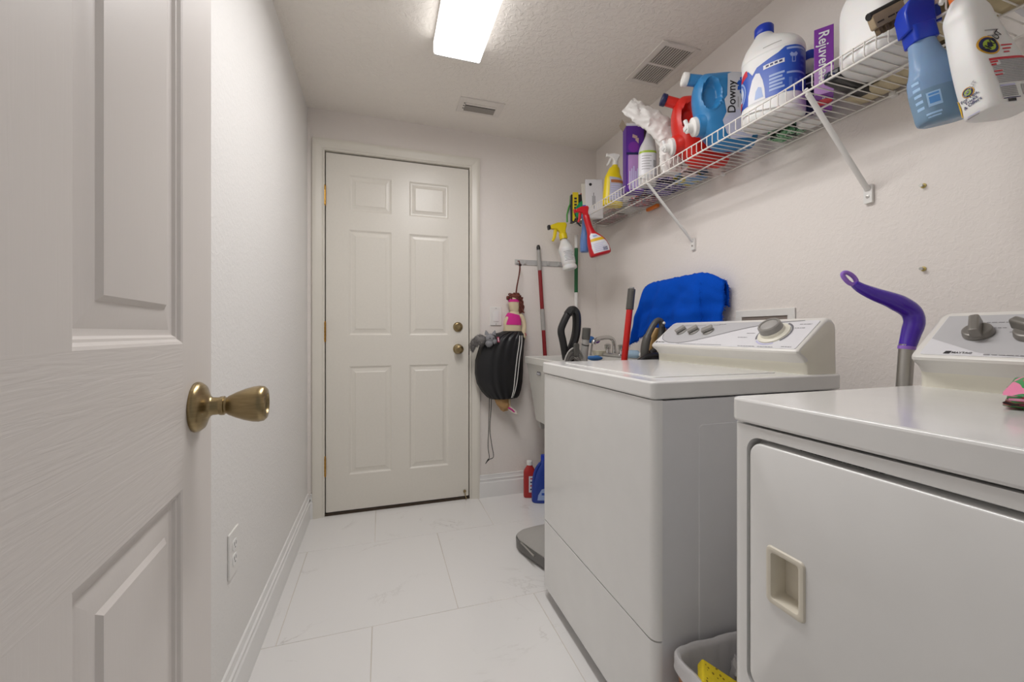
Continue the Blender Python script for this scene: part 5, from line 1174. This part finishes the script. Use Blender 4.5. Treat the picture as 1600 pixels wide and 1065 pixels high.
q = MB(); q.ball((0,0,.05), (.055,.045,.055), 22, 16); q.v = [p*(1+.35*NZ.noise(p*38)+.15*NZ.noise(p*90)) for p in q.v]; q.build('bag_body', mat('grey_bag_film', 'a9a7a8', .35, scale=40, bump=.5), t, ang=35)
t = thing('sponge', 'yellow porous sponge resting in the lined waste basket', 'sponge', (.690, .676, .272), (R(12), R(26), R(-35)))
q = MB(); q.prism(rrect(-.062,-.012,.062,.012,.005), -.027, .027); q.build('sponge_body', mat('yellow_cellulose_sponge', 'd9c022', .9, scale=120, bump=.6, var=.15), t, bevel=.004)
q = MB(); rs = random.Random(3)
for i in range(46):
    x, y, r = rs.uniform(-.056,.056), rs.uniform(-.023,.023), rs.uniform(.0011,.0032); q.lathe([(0,0),(r,0),(r*.8,.0004),(0,.0005)], T(x, y, .0119), 8)
tag(q.build('pores', mat('sponge_pores', '8a7410', .9), t), None, None, kind='stuff')

# cloth pouch on the dryer
t = pillow('fabric_pouch', 'pink and green printed fabric pouch lying on top of the dryer', 'pouch', (.972, .318, .9075), (.078, .07, .042), 20, patches('pink_green_print', ['d8306a', 'e45a90', '2a2226', 'd81848', '3f9a56', 'f08ab0', '2f8a48'], 11, .5, .1), seed=21)
q = MB(); q.tube([(-.068,-.070,.016),(0,-.073,.017),(.07,-.070,.016)], .002, 6); q.tube([(-.075,-.064,.015),(-.078,0,.016),(-.074,.064,.015)], .002, 6); q.build('piped_seam', mat('pink_piping', 'f0a0c0', .7), t)

# ------------------------------------------------------------------ bottles on the floor by the sink
t = thing('red_bottle', 'red bottle with a white cap on the floor below the sink', 'bottle', (.882, 2.405, 0), (0, 0, R(HD)))
B = Bottle([(0,0,0,.034,.024,4),(.006,0,0,.038,.028,4),(.15,0,0,.038,.028,4),(.165,0,0,.034,.026,3.4),(.188,0,0,.020,.019,2.4),(.195,0,0,.0165,.0165,2),(.2,0,0,.0155,.0155,2)])
B.body().build('bottle_body', mat('brick_red_plastic', 'b02a28', .35), t, ang=60); q = MB(); q.lathe([(.0185,.198),(.0185,.222),(.016,.224),(0,.224)], T(.0,0,0), 22); q.build('cap', WPLAST, t)
q = MB(); B.rect(q, -.006, .035, .06, .135, .0006, 0)
for i in range(4): B.rect(q, .002, .05+i*.022, .03, .058+i*.022, .001, 1+i % 2)
q.build('label', [LBL_W, LBL_N, LBL_R], t)
t = thing('blue_bottle', 'dark blue handled bottle on the floor beside the red bottle', 'bottle', (.924, 2.315, 0), (0, 0, R(HD)))
B = Bottle([(0,0,0,.052,.034,3),(.006,0,0,.058,.038,3),(.08,0,0,.058,.038,3),(.15,.004,0,.050,.035,2.8),(.20,.010,0,.038,.030,2.5),(.235,.016,0,.024,.022,2.2),(.255,.018,0,.018,.018,2)])
NB_ = mat('cobalt_plastic', '223f9a', .35); B.body().build('bottle_body', NB_, t, ang=60)
q = MB(); q.lathe([(.021,.252),(.021,.28),(0,.282)], T(.018,0,0), 20); q.build('cap', ROYAL, t)
q = MB(); q.tube(spline([(-.006,-.012,.235),(-.030,-.016,.20),(-.044,-.018,.15),(-.048,-.016,.10)], 5), .010, 10); q.build('handle', NB_, t)
q = MB(); B.patch(q, [(-.025,.02),(.06,.02),(.06,.10),(.0,.085),(-.02,.05)], .0008, 0); B.rect(q, .0, .05, .05, .064, .0012, 1); q.build('label', [LBL_LB, LBL_B], t)
